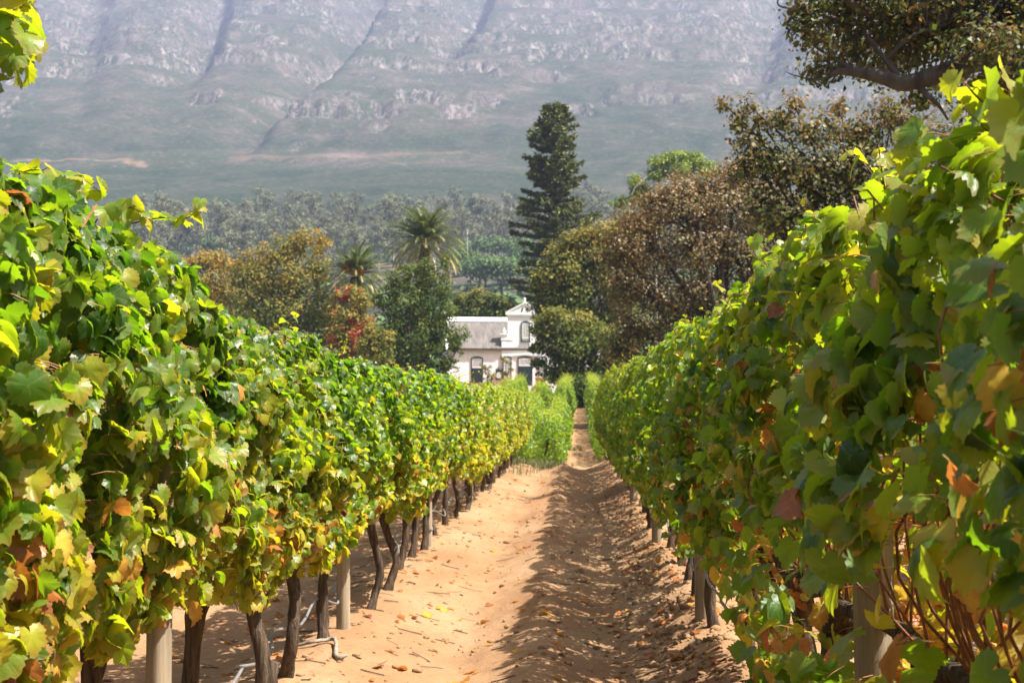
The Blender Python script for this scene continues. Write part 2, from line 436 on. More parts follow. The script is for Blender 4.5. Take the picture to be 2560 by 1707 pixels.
# how green each piece of slope is: dark plantations below, scrub above
pxel = (TZ - EYE) / np.maximum(TY, 1)
wig = .006 * fbm(TX / 160, TY / 500, 3, 80)
green = sstep(.095, .11, pxel + wig) * (1 - sstep(.166, .172, pxel + wig)) * .9
green = np.maximum(green, (sstep(.179, .182, pxel + wig) * (1 - sstep(.186, .200, pxel + wig))) * .8)
green = np.maximum(green, .75 * sstep(.0, .35, fbm(TX / 140, TY / 260, 4, 83)) * (1 - sstep(.22, .27, pxel)))
green = np.clip(green * (.75 + .6 * n2(TX / 20, TY / 40, 85)), 0, 1) * sstep(60, 160, TY)
lawn = (1 - sstep(150, 210, TY)) * sstep(85, 94, TY)
A = np.stack([rock, track, green, lawn], -1).reshape(-1, 4)
idx = np.arange(NU * NV).reshape(NV, NU)
Fq = np.stack([idx[:-1, :-1], idx[:-1, 1:], idx[1:, 1:], idx[1:, :-1]], -1).reshape(-1, 4)

def hill_mat():
    m, n, out = new_mat('mountain_slope')
    at_ = n.nodes.new('ShaderNodeAttribute'); at_.attribute_name = 'land'
    sep = n.nodes.new('ShaderNodeSeparateColor'); n.links.new(at_.outputs['Color'], sep.inputs[0])
    tc = n.nodes.new('ShaderNodeTexCoord'); P = tc.outputs['Object']
    n1 = noise_node(n, .012, 6, .7, P); n2_ = noise_node(n, .11, 5, .75, P); n3_ = noise_node(n, .05, 4, .7, P, (1, 1, .18)); n4_ = noise_node(n, .15, 4, .8, P, (1.2, .5, .6)); n5_ = noise_node(n, .22, 4, .75, P, (1, .6, 1)); n6_ = noise_node(n, .035, 5, .7, P)
    scrub = ramp(n, [(0.32, (0.026, 0.036, 0.020)), (0.46, (0.044, 0.050, 0.029)), (0.55, (0.070, 0.060, 0.047)), (0.68, (0.122, 0.096, 0.083))], n1.outputs[0]).outputs[0]
    scrub = mix_col(n, ramp(n, [(.50, (0, 0, 0)), (.66, (1, 1, 1))], n2_.outputs[0]).outputs[0], scrub, (0.030, 0.042, 0.026))
    scrub = mix_col(n, math_n(n, 'MULTIPLY', ramp(n, [(.54, (0, 0, 0)), (.66, (1, 1, 1))], n5_.outputs[0]).outputs[0], .7), scrub, (0.17, 0.145, 0.12))
    scrub = mix_col(n, math_n(n, 'MULTIPLY', ramp(n, [(.50, (0, 0, 0)), (.62, (1, 1, 1))], n6_.outputs[0]).outputs[0], .6), scrub, (0.040, 0.060, 0.032))
    g = ramp(n, [(0.38, (0.012, 0.023, 0.013)), (0.60, (0.044, 0.058, 0.033))], n5_.outputs[0]).outputs[0]
    g = mix_col(n, math_n(n, 'MULTIPLY', ramp(n, [(.44, (0, 0, 0)), (.56, (1, 1, 1))], n6_.outputs[0]).outputs[0], .65), g, (0.016, 0.027, 0.016))
    col = mix_col(n, sep.outputs[2], scrub, g)
    rk = ramp(n, [(0.34, (0.08, 0.068, 0.064)), (0.47, (0.15, 0.125, 0.115)), (0.60, (0.25, 0.215, 0.205)), (.75, (0.42, 0.33, 0.28))], n3_.outputs[0]).outputs[0]
    rf = math_n(n, 'MULTIPLY', sep.outputs[0], ramp(n, [(.47, (.04, .04, .04)), (.56, (1, 1, 1))], n4_.outputs[0]).outputs[0])
    col = mix_col(n, rf, col, rk)
    col = mix_col(n, math_n(n, 'MULTIPLY', sep.outputs[1], .42), col, (0.42, 0.24, 0.16))
    ln = ramp(n, [(0.35, (0.10, 0.12, 0.035)), (0.65, (0.20, 0.17, 0.07))], n2_.outputs[0]).outputs[0]
    col = mix_col(n, at_.outputs['Alpha'], col, ln)
    b = n.nodes.new('ShaderNodeBsdfPrincipled'); b.inputs['Roughness'].default_value = 1.0; b.inputs['Specular IOR Level'].default_value = 0.05
    n.links.new(col, b.inputs['Base Color'])
    bp = n.nodes.new('ShaderNodeBump'); bp.inputs['Strength'].default_value = 0.8; bp.inputs['Distance'].default_value = 3.0
    n.links.new(n2_.outputs[0], bp.inputs['Height']); n.links.new(bp.outputs[0], b.inputs['Normal'])
    n.links.new(b.outputs[0], out.inputs[0])
    return m
ob = mesh_np('mountain', np.stack([TX, TY, TZ], -1).reshape(-1, 3), [Fq], hill_mat(), attr={'land': A})
tag(ob, 'hazy grey green mountainside with rocky ledges and two dark gullies', None, None, 'structure')
_tz = TZ
def land_z(x, y):
    """height of the big sheet (bilinear)"""
    x = np.asarray(x, float); y = np.asarray(y, float)
    fv = np.interp(y, v, np.arange(NV)); iv = np.clip(fv.astype(int), 0, NV - 2); tv = fv - iv
    uu = x / (np.maximum(y, 0) * .52 + 70)
    fu = np.clip((uu + 1) / 2 * (NU - 1), 0, NU - 1.001); iu = fu.astype(int); tu = fu - iu
    return (_tz[iv, iu] * (1 - tv) * (1 - tu) + _tz[iv + 1, iu] * tv * (1 - tu) + _tz[iv, iu + 1] * (1 - tv) * tu + _tz[iv + 1, iu + 1] * tv * tu)

# vineyard soil with the sandy path
xs = np.concatenate([np.linspace(-9, -2.4, 60), np.linspace(-2.36, 1.7, 150), np.linspace(1.75, 9, 60)])
ys = np.concatenate([np.linspace(-4, 3.0, 60), np.geomspace(3.03, 99, 680)])
SY, SX = np.meshgrid(ys, xs, indexing='ij')
SZ = soil_z(SX, SY)
edge = np.maximum(sstep(8.0, 9.0, np.abs(SX)), sstep(95, 99, SY))
SZ = SZ - edge * .6
idx = np.arange(SX.size).reshape(SX.shape)
Fq = np.stack([idx[:-1, :-1], idx[:-1, 1:], idx[1:, 1:], idx[1:, :-1]], -1).reshape(-1, 4)
def soil_mat():
    m, n, out = new_mat('sandy_soil')
    tc = n.nodes.new('ShaderNodeTexCoord'); P = tc.outputs['Object']
    a = noise_node(n, 1.1, 4, .6, P, (1, .45, 1)); b_ = noise_node(n, 9, 5, .7, P); c = noise_node(n, 60, 4, .75, P); d = noise_node(n, 22, 3, .6, P, (.5, 1.6, 1))
    col = ramp(n, [(0.32, (0.214, 0.114, 0.056)), (0.5, (0.268, 0.157, 0.081)), (0.68, (0.316, 0.199, 0.110))], a.outputs[0]).outputs[0]
    col = mix_col(n, math_n(n, 'MULTIPLY', ramp(n, [(.52, (0, 0, 0)), (.70, (1, 1, 1))], b_.outputs[0]).outputs[0], .55), col, (0.24, 0.125, 0.065))
    col = mix_col(n, ramp(n, [(.60, (0, 0, 0)), (.70, (1, 1, 1))], d.outputs[0]).outputs[0], col, (0.20, 0.10, 0.055))
    col = mix_col(n, math_n(n, 'MULTIPLY', ramp(n, [(.62, (0, 0, 0)), (.72, (1, 1, 1))], c.outputs[0]).outputs[0], .6), col, (0.48, 0.34, 0.21))
    b = n.nodes.new('ShaderNodeBsdfPrincipled'); b.inputs['Roughness'].default_value = 0.95; b.inputs['Specular IOR Level'].default_value = 0.12
    n.links.new(col, b.inputs['Base Color'])
    h = math_n(n, 'ADD', math_n(n, 'MULTIPLY', b_.outputs[0], 1.0), math_n(n, 'MULTIPLY', c.outputs[0], .35))
    bp = n.nodes.new('ShaderNodeBump'); bp.inputs['Strength'].default_value = 0.7; bp.inputs['Distance'].default_value = 0.03
    n.links.new(h, bp.inputs['Height']); n.links.new(bp.outputs[0], b.inputs['Normal'])
    n.links.new(b.outputs[0], out.inputs[0])
    return m
M['soil'] = soil_mat()
ob = mesh_np('path', np.stack([SX, SY, SZ], -1).reshape(-1, 3), [Fq], M['soil'])
tag(ob, 'sandy orange path with wheel tracks between two vine rows', None, None, 'structure')

# ------------------------------------------------------------------ leaves
def frames(nrm, tip):
    z = unit(nrm); y = unit(tip - (tip * z).sum(-1, keepdims=True) * z); x = np.cross(y, z)
    return np.stack([x, y, z], -1)
_K = np.array([0, 12, 24, 32, 42, 55, 68, 82, 95, 112, 130, 148, 165, 174, 180.])
_R = np.array([1, .93, .86, .83, .88, .96, .89, .81, .82, .85, .79, .70, .56, .30, .10])
def leaf_template(lod, rng):
    """vine leaf: five toothed lobes, petiole at the origin, tip along +y"""
    if lod == 0:
        ang = np.concatenate([np.linspace(0, 176, 21), -np.linspace(176, 8, 20)])
        ang = np.array([min((0, 55, 112, -55, -112), key=lambda q: abs(q - a)) if min(abs(a - q) for q in (0, 55, 112, -55, -112)) < 4.3 else a for a in ang], float)
    elif lod == 1:
        ang = np.array([0, 16, 32, 55, 82, 112, 150, 178, -150, -112, -82, -55, -32, -16], float)
    else:
        ang = np.array([0, 30, 56, 112, 180, -112, -56, -30], float)
    r = np.interp(np.abs(ang), _K, _R)
    if lod == 0:
        r = r * (1 + .055 * np.where(np.arange(len(ang)) % 2, -1, 1)) * rng.uniform(.95, 1.05, len(ang))
    a = np.radians(ang)
    vein = np.isin(np.abs(ang), (0, 55, 112)).astype(float)
    ring = lambda q: np.stack([np.sin(a) * r * q, np.cos(a) * r * q, np.zeros_like(a)], -1)
    n = len(a); k = np.arange(n); k2 = (k + 1) % n
    V = [np.zeros((1, 3))]; ve = [np.ones(1)]; F = []
    if lod == 0:
        V += [ring(.55), ring(1)]; ve += [vein, vein]
        F3 = np.stack([np.zeros(n, int), 1 + k2, 1 + k], -1); F4 = np.stack([1 + k, 1 + k2, 1 + n + k2, 1 + n + k], -1)
        F = [F3, F4]
    else:
        V += [ring(1)]; ve += [vein]
        F = [np.stack([np.zeros(n, int), 1 + k2, 1 + k], -1)]
    V = np.concatenate(V); ve = np.concatenate(ve)
    rr = np.hypot(V[:, 0], V[:, 1]); th = np.arctan2(V[:, 0], V[:, 1])
    z = -rng.uniform(.08, .55) * rr ** 2 + rng.uniform(-.15, .60) * np.abs(V[:, 0]) * (rr) + rng.uniform(.04, .18) * np.sin(3 * th + rng.uniform(0, 6)) * rr ** 2
    z = z - rng.uniform(0, .3) * np.maximum(V[:, 1], 0) ** 2
    if lod == 0: z = z - .035 * ve * rr + .02 * rng.uniform(-1, 1, len(z)) * rr
    V[:, 2] = z
    V[:, 1] += .04
    return V, F, ve
class Leaves:
    """many leaves gathered into one mesh"""
    def __init__(s, templates): s.T = templates; s.parts = []
    def add(s, P, nrm, tip, size, hue, rng):
        which = rng.integers(0, len(s.T), len(P))
        Rm = frames(nrm, tip)
        for t in range(len(s.T)):
            q = np.where(which == t)[0]
            if len(q): s.parts.append((t, P[q], Rm[q], np.asarray(size)[q], np.asarray(hue)[q], rng.uniform(0, 1, len(q))))
    def arrays(s):
        VV, C, FF, o = [], [], {}, 0
        for t, P, Rm, sz, hue, rnd in s.parts:
            V, F, ve = s.T[t]
            k = len(V); n = len(P)
            VV.append((np.einsum('nij,kj->nki', Rm, V) * sz[:, None, None] + P[:, None, :]).reshape(-1, 3))
            C.append(np.stack([np.repeat(hue, k), np.tile(ve, n), np.tile(np.clip(np.hypot(V[:, 0], V[:, 1]) * 1.25, 0, 1), n), np.ones(n * k)], -1))
            for f in F:
                FF.setdefault(f.shape[1], []).append((f[None] + (o + np.arange(n) * k)[:, None, None]).reshape(-1, f.shape[1]))
            o += n * k
        return np.concatenate(VV), [np.concatenate(x) for x in FF.values()], np.concatenate(C)
    def build(s, name, mat, parent=None, loc=None):
        V, F, C = s.arrays()
        return mesh_np(name, V, F, mat, parent, {'leaf': C}, smooth=True, loc=loc)
_r = np.random.default_rng(3)
VT = [[leaf_template(l, _r) for _ in range(10)] for l in range(3)]
def rn(rng, *s): return rng.normal(0, 1, s)

def vine_canopy(seed, lod, L, z0, z1, w, n, huef, size=.082, front=1.0, shoots=7, shoot_len=(.15, .45), gap=None, messy=.62, extra=None):
    """hedge-like canopy of one trellised vine along y; front = which x side faces the path"""
    rng = np.random.default_rng(seed)
    lv = Leaves(VT[lod])
    N = int(n * 1.45)
    y = rng.uniform(-.5, .5, N) * L * 1.12
    top = z1 + .09 * noise3(np.stack([y * 2.5, y * 0 + seed * 1.7, y * 0], -1), 7)
    bot = z0 + .16 * noise3(np.stack([y * 4, y * 0 + seed * 2.3, y * 0 + 4], -1), 8)
    z = bot + (top - bot) * rng.uniform(0, 1, N) ** .92
    side = np.where(rng.uniform(0, 1, N) < .62, front, -front)
    t = np.clip((z - bot) / (top - bot), 0, 1)
    wz = w * (.50 + .55 * np.sin(np.pi * np.clip(t * .86 + .12, 0, 1)))
    lump = 1 + .46 * noise3(np.stack([y * 3.3, z * 3.3, side * 3 + seed], -1), 9)
    q = np.where(rng.uniform(0, 1, N) < .72, 1 - .22 * rng.uniform(0, 1, N), rng.uniform(0, .8, N))
    x = side * wz * lump * q
    keep = noise3(np.stack([y * 5.2, z * 5.2, side * 2 + seed * .7], -1), 10) > -.27
    if gap is not None: keep &= rng.uniform(0, 1, N) > gap(z, y) * np.where(side == front, 1.0, .22)
    ph = np.radians(32 + 30 * rn(rng, N)); 
    nrm = np.stack([side * np.cos(ph), rn(rng, N) * messy, np.sin(ph)], -1) + rn(rng, N, 3) * .52
    nrm[q < .7] += rn(rng, int((q < .7).sum()), 3) * .7
    tp = t > .9
    nrm[tp, 2] += .7
    tip = np.stack([side * .3 + rn(rng, N) * .35, rn(rng, N) * .45, -1 + 0 * y], -1)
    sz = size * rng.uniform(.62, 1.18, N) * (1 - .18 * t)
    hue = huef(t, y, rng, q * side * front)
    k = np.where(keep)[0][:n]
    P = np.stack([x, y, z], -1)
    lv.add(P[k], nrm[k], tip[k], sz[k], hue[k], rng)
    canes = []
    sl = list(extra or []); n_ex = len(sl)
    for j in range(shoots):
        yy = rng.uniform(-.5, .5) * L; ln = rng.uniform(*shoot_len)
        b = np.array([rng.uniform(-.18, .18), yy, z1 - .12]); lean = np.array([rng.normal(0, .35), rng.normal(0, .35), 1.0])
        sl.append([b, b + lean * ln * .55, b + lean * ln + np.array([rng.normal(0, .08), rng.normal(0, .08), -.12 * ln])])
    for i_s, pts in enumerate(sl):
        C = smooth_path(pts, 14)
        ln = np.linalg.norm(np.diff(C, axis=0), axis=1).sum()
        big = i_s < n_ex
        m = max(4, int(ln / (.036 if big else .042 if lod < 2 else .07)))
        tt = np.linspace(.05, 1, m)
        Q = np.stack([np.interp(tt, np.linspace(0, 1, 14), C[:, i]) for i in range(3)], -1)
        az = np.arange(m) * 2.6 + rng.uniform(0, 6)
        out = np.stack([np.cos(az), np.sin(az), .15 + 0 * az], -1)
        s_ = size * ((1.50 - .70 * tt ** 2) if big else (1.08 - .72 * tt)) * rng.uniform(.8, 1.15, m)
        Pn = Q + out * s_[:, None] * .5
        nr = out * .5 + np.array([front * .35, 0, .75]) + rn(rng, m, 3) * .4
        lv.add(Pn, nr, out * .9 + np.array([0, 0, -.55]) + rn(rng, m, 3) * .25, s_, np.clip(.36 + .26 * tt + .07 * rn(rng, m), .1, .72), rng)
        canes.append((C, np.linspace(.0042, .0014, 14)))
        for a_, b_ in zip(Q, Pn): canes.append((np.stack([a_, (a_ + b_) / 2 + [0, 0, .008], b_]), .0013))
    # leaf stalks for the close vines
    stalks = []
    if lod == 0:
        kk = k[::2]
        a_ = P[kk]; b_ = a_ - unit(nrm[kk]) * .03 - np.stack([side[kk] * .05, rn(rng, len(kk)) * .03, -.02 + 0 * side[kk]], -1)
        stalks = [np.stack([p, (p + q_) / 2 + [0, 0, .006], q_]) for p, q_ in zip(a_, b_)]
    return lv, canes, stalks
def hue_left(t, y, rng, q):
    h = .32 + .30 * np.clip(1 - t * 1.05, 0, 1) + .16 * rn(rng, len(t)) + .10 * noise3(np.stack([y * 2, t * 3, y * 0], -1), 12)
    h = np.clip(h, .05, .70)
    odd = rng.uniform(0, 1, len(t)) < .012 + .34 * np.clip(1.1 - t * 1.6, 0, 1) * (noise3(np.stack([y * 3, t * 4, y * 0 + y[0]], -1), 19) > .18)
    return np.where(odd, rng.uniform(.74, 1.0, len(t)), h)
def hue_left_far(t, y, rng, q):
    h = np.clip(.47 + .20 * (1 - t) + .17 * rn(rng, len(t)), .1, .78)
    odd = rng.uniform(0, 1, len(t)) < .03 + .12 * np.clip(1 - t * 1.2, 0, 1)
    return np.where(odd, rng.uniform(.74, .97, len(t)), h)
def hue_right(t, y, rng, q):
    h = np.clip(.38 + .14 * rn(rng, len(t)) + .10 * (t > .8), .03, .62)
    odd = rng.uniform(0, 1, len(t)) < .012 + np.clip(1.35 - t * 1.45, 0, 1) * np.where(q < 0, .92, np.where(q < .8, .6, .16))
    return np.where(odd, rng.uniform(.73, .98, len(t)), h)
def hue_right_far(t, y, rng, q):
    h = np.clip(.42 + .14 * rn(rng, len(t)) + .10 * (t > .75), .05, .66)
    odd = rng.uniform(0, 1, len(t)) < .008 + .10 * np.clip(1 - t * 1.8, 0, 1)
    return np.where(odd, rng.uniform(.73, .95, len(t)), h)
def hue_young(t, y, rng, q):
    return np.clip(.40 + .11 * rn(rng, len(t)), .2, .66)

def trunk_paths(rng, h=.75, bend=.10):
    b1 = rng.normal(0, bend); b2 = rng.normal(0, bend)
    pts = [(0, 0, -.12), (b1 * .5, b2 * .5, .05), (b1, b2, h * .35), (b1 * .6 + rng.normal(0, .03), b2 * .5, h * .7), (0, 0, h)]
    return smooth_path(pts, 16)
def build_vine(x, y, seed, lod, side, label, cat='grapevine', group=None, z0=.52, z1=2.0, n=650, w=.34, L=1.25, huef=hue_left, gap=None, shoots=7, shoot_len=(.15, .45), extra=None, bend=.07, canes_n=7, size=.078, bunches=0, thick=1.0):
    rng = np.random.default_rng(seed + 1000)
    base = (x, y, float(soil_z(x, y)))
    t = thing('grapevine', base, label, cat, group)
    lv, canes, stalks = vine_canopy(seed, lod, L, z0, z1, w, n, huef, size, side, shoots, shoot_len, gap, extra=extra)
    cr = lv.build('canopy', M['vine_near'] if lod == 0 else M['vine'], t)
    tb = Tubes()
    C = trunk_paths(rng, .74, bend)
    rad = np.interp(np.linspace(0, 1, 16), [0, .12, .3, .75, .92, 1], [.056, .044, .034, .031, .050, .056]) * thick * rng.uniform(.88, 1.12)
    tb.add(C, rad, 9 if lod < 2 else 6, .24, rng)
    for s in (-1, 1):
        tb.add(smooth_path([(0, 0, .70), (rng.normal(0, .03), s * .2, .80), (rng.normal(0, .03), s * L * .5, .80 + rng.normal(0, .03))], 9), np.linspace(.04, .016, 9), 7 if lod < 2 else 5, .16, rng)
    tb.build('trunk', M['bark_vine'], t)
    if canes_n:
        cb = Tubes()
        for k in range(canes_n):
            yy = rng.uniform(-.5, .5) * L
            p = [(rng.normal(0, .02), yy, .78), (rng.normal(0, .07) + side * .03, yy + rng.normal(0, .05), 1.1), (rng.normal(0, .12), yy + rng.normal(0, .10), min(1.5, z1 - .3)), (rng.normal(0, .13), yy + rng.normal(0, .14), z1 - .05)]
            cb.add(smooth_path(p, 12), np.linspace(.0046, .0024, 12), 5)
        for c, r in canes: cb.add(c, r, 4)
        tag(cb.build('canes', M['cane'], t), kind='stuff')
    if stalks:
        sb = Tubes()
        for c in stalks: sb.add(c, .0012, 3)
        tag(sb.build('leaf_stalks', M['petiole'], t), kind='stuff')
    for k in range(bunches):
        bb = MB(); c0 = np.array([side * w * rng.uniform(.75, .95), rng.uniform(-.4, .4), rng.uniform(.75, 1.0)])
        for j in range(34):
            hh = rng.uniform(0, 1); rr = .032 * (1 - hh * .75)
            a = rng.uniform(0, 6.28); c = c0 + [math.cos(a) * rr, math.sin(a) * rr, -.12 * hh]
            r_ = rng.uniform(.009, .012)
            bb.lathe(c, [(.0005, -r_), (r_ * .75, -r_ * .6), (r_, 0), (r_ * .75, r_ * .6), (.0005, r_)], 6)
        bb.build('grape_bunch', M['grape'], t, True)
    return t
def copy_thing(o, loc, label=None, rz=0.0, sc=None):
    c = o.copy(); S.collection.objects.link(c)
    c.location = Vector([float(q) for q in loc]); c.rotation_euler = (0, 0, rz)
    if sc is not None: c.scale = sc
    if label: c["label"] = label
    for ch in list(o.children):
        d = ch.copy(); S.collection.objects.link(d); d.parent = c
        for g in list(ch.children):
            e = g.copy(); S.collection.objects.link(e); e.parent = d
    return c
# ------------------------------------------------------------------ vine rows along the path
XL, XR = -1.60, .90
POST_L = [5.1, 9.6, 15.1, 21.1, 27.0, 33.0]
POST_R = [4.1, 9.6, 15.0, 21.2, 27.8, 34.0]
ORD = ['first', 'second', 'third', 'fourth', 'fifth', 'sixth', 'seventh', 'eighth', 'ninth', 'tenth']
def where_label(Y, posts, what, side):
    k = sum(1 for p in posts if p < Y)
    if k == 0:
        return None
    return k - 1
def row_labels(Ys, posts, what, side):
    cnt, out, pre = {}, [], 0
    names = ['nearest', 'second', 'third', 'fourth', 'fifth', 'sixth']
    before = [Y for Y in Ys if Y < posts[0]]
    for Y in Ys:
        k = sum(1 for p in posts if p < Y)
        if k == 0:
            j = len(before) - 1 - before.index(Y)
            out.append(f"{what}, {ORD[j]} on the camera side of the nearest post in the {side} row")
        else:
            c = cnt.get(k, 0); cnt[k] = c + 1
            out.append(f"{what}, {ORD[c]} past the {names[k-1]} wooden post of the {side} row")
    return out
YL = [-1.2, 0.1, 1.3, 2.4, 3.6, 4.75, 5.85, 6.8, 7.85, 9.15, 10.6, 11.7, 12.9, 13.9, 14.75, 16.2, 17.7, 19.0, 20.3, 21.6, 22.8, 24.1, 25.4, 26.6, 27.8, 29.1, 30.4, 31.6, 32.8, 34.1, 35.4, 36.6]
YR = [-1.3, -.1, 1.15, 2.4, 3.55, 4.75, 5.9, 6.95, 8.0, 9.2, 10.5, 11.7, 12.9, 14.2, 15.4, 16.6, 17.9, 19.1, 20.4, 21.7, 22.9, 24.2, 25.4, 26.7, 27.9, 29.2, 30.5, 31.7, 33.0, 34.2, 35.5, 36.8, 38.0]
rr = np.random.default_rng(77)
def loc_path(px, Y, base):
    return [tuple(at(a, b, Y + dy) - np.array(base)) for a, b, dy in px]
LL = row_labels(YL, POST_L, 'sunlit grapevine', 'left')
LR = row_labels(YR, POST_R, 'shaded grapevine', 'right')
src = {}
for i, Y in enumerate(YL):
    x = XL + .04 * math.sin(Y * 1.3)
    g = 'grapevines in the sunlit row left of the path'
    lod = 0 if 2 < Y < 7.2 else (1 if Y < 19 else 2)
    base = (x, Y, float(soil_z(x, Y)))
    ex = []
    if i == 4:
        ex = [loc_path([(-110, 430, .1), (-90, 150, 0), (-50, -60, -.1), (20, -60, -.12), (50, 20, -.1)], 3.45, base),
              loc_path([(-110, 420, .2), (-80, 150, .1), (-20, 10, .05), (40, 60, 0), (40, 140, -.05), (20, 200, -.05)], 3.5, base),
              loc_path([(-110, 400, .1), (-70, 120, .1), (0, 0, .05), (70, -60, .05)], 3.55, base), loc_path([(-120, 330, .2), (-70, 60, .15), (0, 10, .1), (60, 70, .05), (65, 150, .05)], 3.6, base)]
    if i == 5:
        ex = [loc_path([(-20, 560, 0), (10, 470, -.05), (60, 430, -.1), (110, 425, -.1)], 4.4, base),
              loc_path([(60, 580, 0), (130, 480, 0), (190, 440, 0), (250, 480, 0)], 4.6, base)]
    if i == 6:
        ex = [loc_path([(210, 640, 0), (300, 570, -.1), (400, 545, -.15), (470, 545, -.2), (505, 505, -.25)], 5.7, base),
              loc_path([(200, 620, 0), (260, 530, -.1), (330, 520, -.1), (380, 560, -.1)], 5.5, base)]
    if i == 8:
        ex = [loc_path([(700, 870, 0), (720, 820, -.1), (742, 782, -.15)], 8.1, base)]
    if Y < 19:
        hf = hue_left
        t = build_vine(x, Y, 100 + i, lod, 1, LL[i], group=g, z0=.76 if Y < 6 else .70, z1=(2.12 if Y < 4.3 else 2.03 if Y < 5.3 else 1.84 if Y < 8 else 1.76),
                   n=(2800 if Y < 5.3 else 4000 if Y < 6.5 else 3800) if Y > 2 else 700, huef=hf, shoots=(4 if Y < 5.3 else 6) if Y < 10 else 5, shoot_len=(.10, .30) if Y > 5.3 else (.06, .16), extra=ex, canes_n=9 if lod == 0 else 4,
                   bend=.07, bunches=2 if i in (4, 6, 8) else 0, size=.055 if Y < 5.3 else .043 if Y < 6.5 else .040)
    else:
        k = i % 4
        if k not in src:
            src[k] = build_vine(x, Y, 300 + i, 2, 1, LL[i], group=g, z0=.56, z1=1.74, n=3100, huef=hue_left_far, shoots=5, shoot_len=(.10, .28), canes_n=3, size=.042)
        else:
            copy_thing(src[k], base, LL[i], 0.0, (1, 1, rr.uniform(.96, 1.05)))
srcr = {}
def gap_near(z, y): return .90 * np.exp(-((z - .88) / .33) ** 4)
def gap_mid(z, y): return .35 * np.exp(-((z - .62) / .20) ** 2)
for i, Y in enumerate(YR):
    x = XR + .03 * math.sin(Y * 1.1)
    base = (x, Y, float(soil_z(x, Y)))
    g = 'grapevines in the shaded row right of the path'
    lod = 0 if 1 < Y < 7.2 else (1 if Y < 19 else 2)
    ex = []
    if i == 3:
        ex = [loc_path([(2560, 420, 0), (2500, 300, 0), (2440, 240, 0), (2410, 205, 0)], 2.75, base), loc_path([(2620, 420, 0), (2580, 280, 0), (2510, 225, 0), (2460, 215, 0)], 2.8, base)]
    if i == 5:
        ex = [loc_path([(2150, 560, 0), (2190, 470, 0), (2160, 410, 0), (2120, 385, 0)], 4.7, base)]
    if i == 6:
        ex = [loc_path([(1960, 760, 0), (1935, 680, 0), (1905, 620, 0), (1880, 598, 0)], 6.1, base), loc_path([(1990, 740, 0), (1960, 660, 0), (1935, 600, 0)], 6.2, base)]
    if i == 8:
        ex = [loc_path([(1820, 830, 0), (1800, 760, 0), (1795, 705, 0)], 8.3, base)]
    if Y < 19:
        zt = 1.92 if Y < 3.2 else (1.99 if Y < 5 else 1.93)
        t = build_vine(x, Y, 500 + i, lod, -1, LR[i], group=g, z0=.22 if Y < 4.2 else .40 if Y < 5 else .60, z1=zt, n=(1950 if Y < 4 else 3000 if Y < 6.5 else 3400) if Y > 1 else 700, w=.33, huef=hue_right if Y < 9.5 else hue_right_far,
                   gap=gap_near if Y < 6 else gap_mid, shoots=6, shoot_len=(.08, .24), extra=ex, canes_n=22 if Y < 6.5 else 14 if Y < 9 else 6, bend=.05, size=.060 if Y < 4 else .045 if Y < 6.5 else .040, thick=1.15)
    else:
        k = i % 4
        if k not in srcr:
            srcr[k] = build_vine(x, Y, 700 + i, 2, -1, LR[i], group=g, z0=.50, z1=2.00, n=2800, w=.31, huef=hue_right_far, shoots=6, shoot_len=(.12, .35), canes_n=3, size=.046)
        else:
            copy_thing(srcr[k], base, LR[i], 0.0, (1, 1, rr.uniform(.98, 1.08)))
# rows further out on both sides, seen only through the gaps
for row, (X, lab, sset, flip) in enumerate(((-4.2, 'grapevine of the row behind the sunlit left row, its trunk glimpsed beneath the leaves', src, 1), (3.5, 'grapevine of the row behind the shaded right row, glimpsed through its leaves', srcr, -1))):
    for j, Y in enumerate(np.arange(1.0, 38, 1.25)):
        o = sset[j % len(sset)]
        copy_thing(o, (X, Y, float(soil_z(X, Y))), lab, 0.0)["group"] = ('vines of the second row on the left' if row == 0 else 'vines of the second row on the right')
# young vines of the next block, beyond the dip
yv = []
for k in range(5):
    yv.append((930 + k))
proto = []
def young(x, y, lab, g, k):
    z = float(soil_z(x, y))
    if len(proto) < 5:
        o = build_vine(x, y, 900 + len(proto), 2, 1, lab, group=g, z0=.08, z1=1.42, n=1150, w=.40, huef=hue_young, shoots=22, shoot_len=(.2, .6), canes_n=0, size=.054)
        proto.append(o)
    else:
        o = copy_thing(proto[k % 5], (x, y, z), lab, 0.0, (1, 1, rr.uniform(.9, 1.12))); o["group"] = g
for X, y0, y1, side in ((-.78, 41.0, 94, 'left'), (1.02, 42.5, 94, 'right'), (-1.68, 38.0, 72, 'middle left'), (-3.5, 41.0, 92, 'second left'), (3.9, 42, 88, 'second right')):
    for k, Y in enumerate(np.arange(y0, y1, 1.45)):
        young(X + .08 * math.sin(Y) + (.006 * (Y - 41) if X == -.78 else 0), Y, f"fresh green young grapevine beyond the dip, in its {side} row along the path", f"young vines of the {side} row", k)

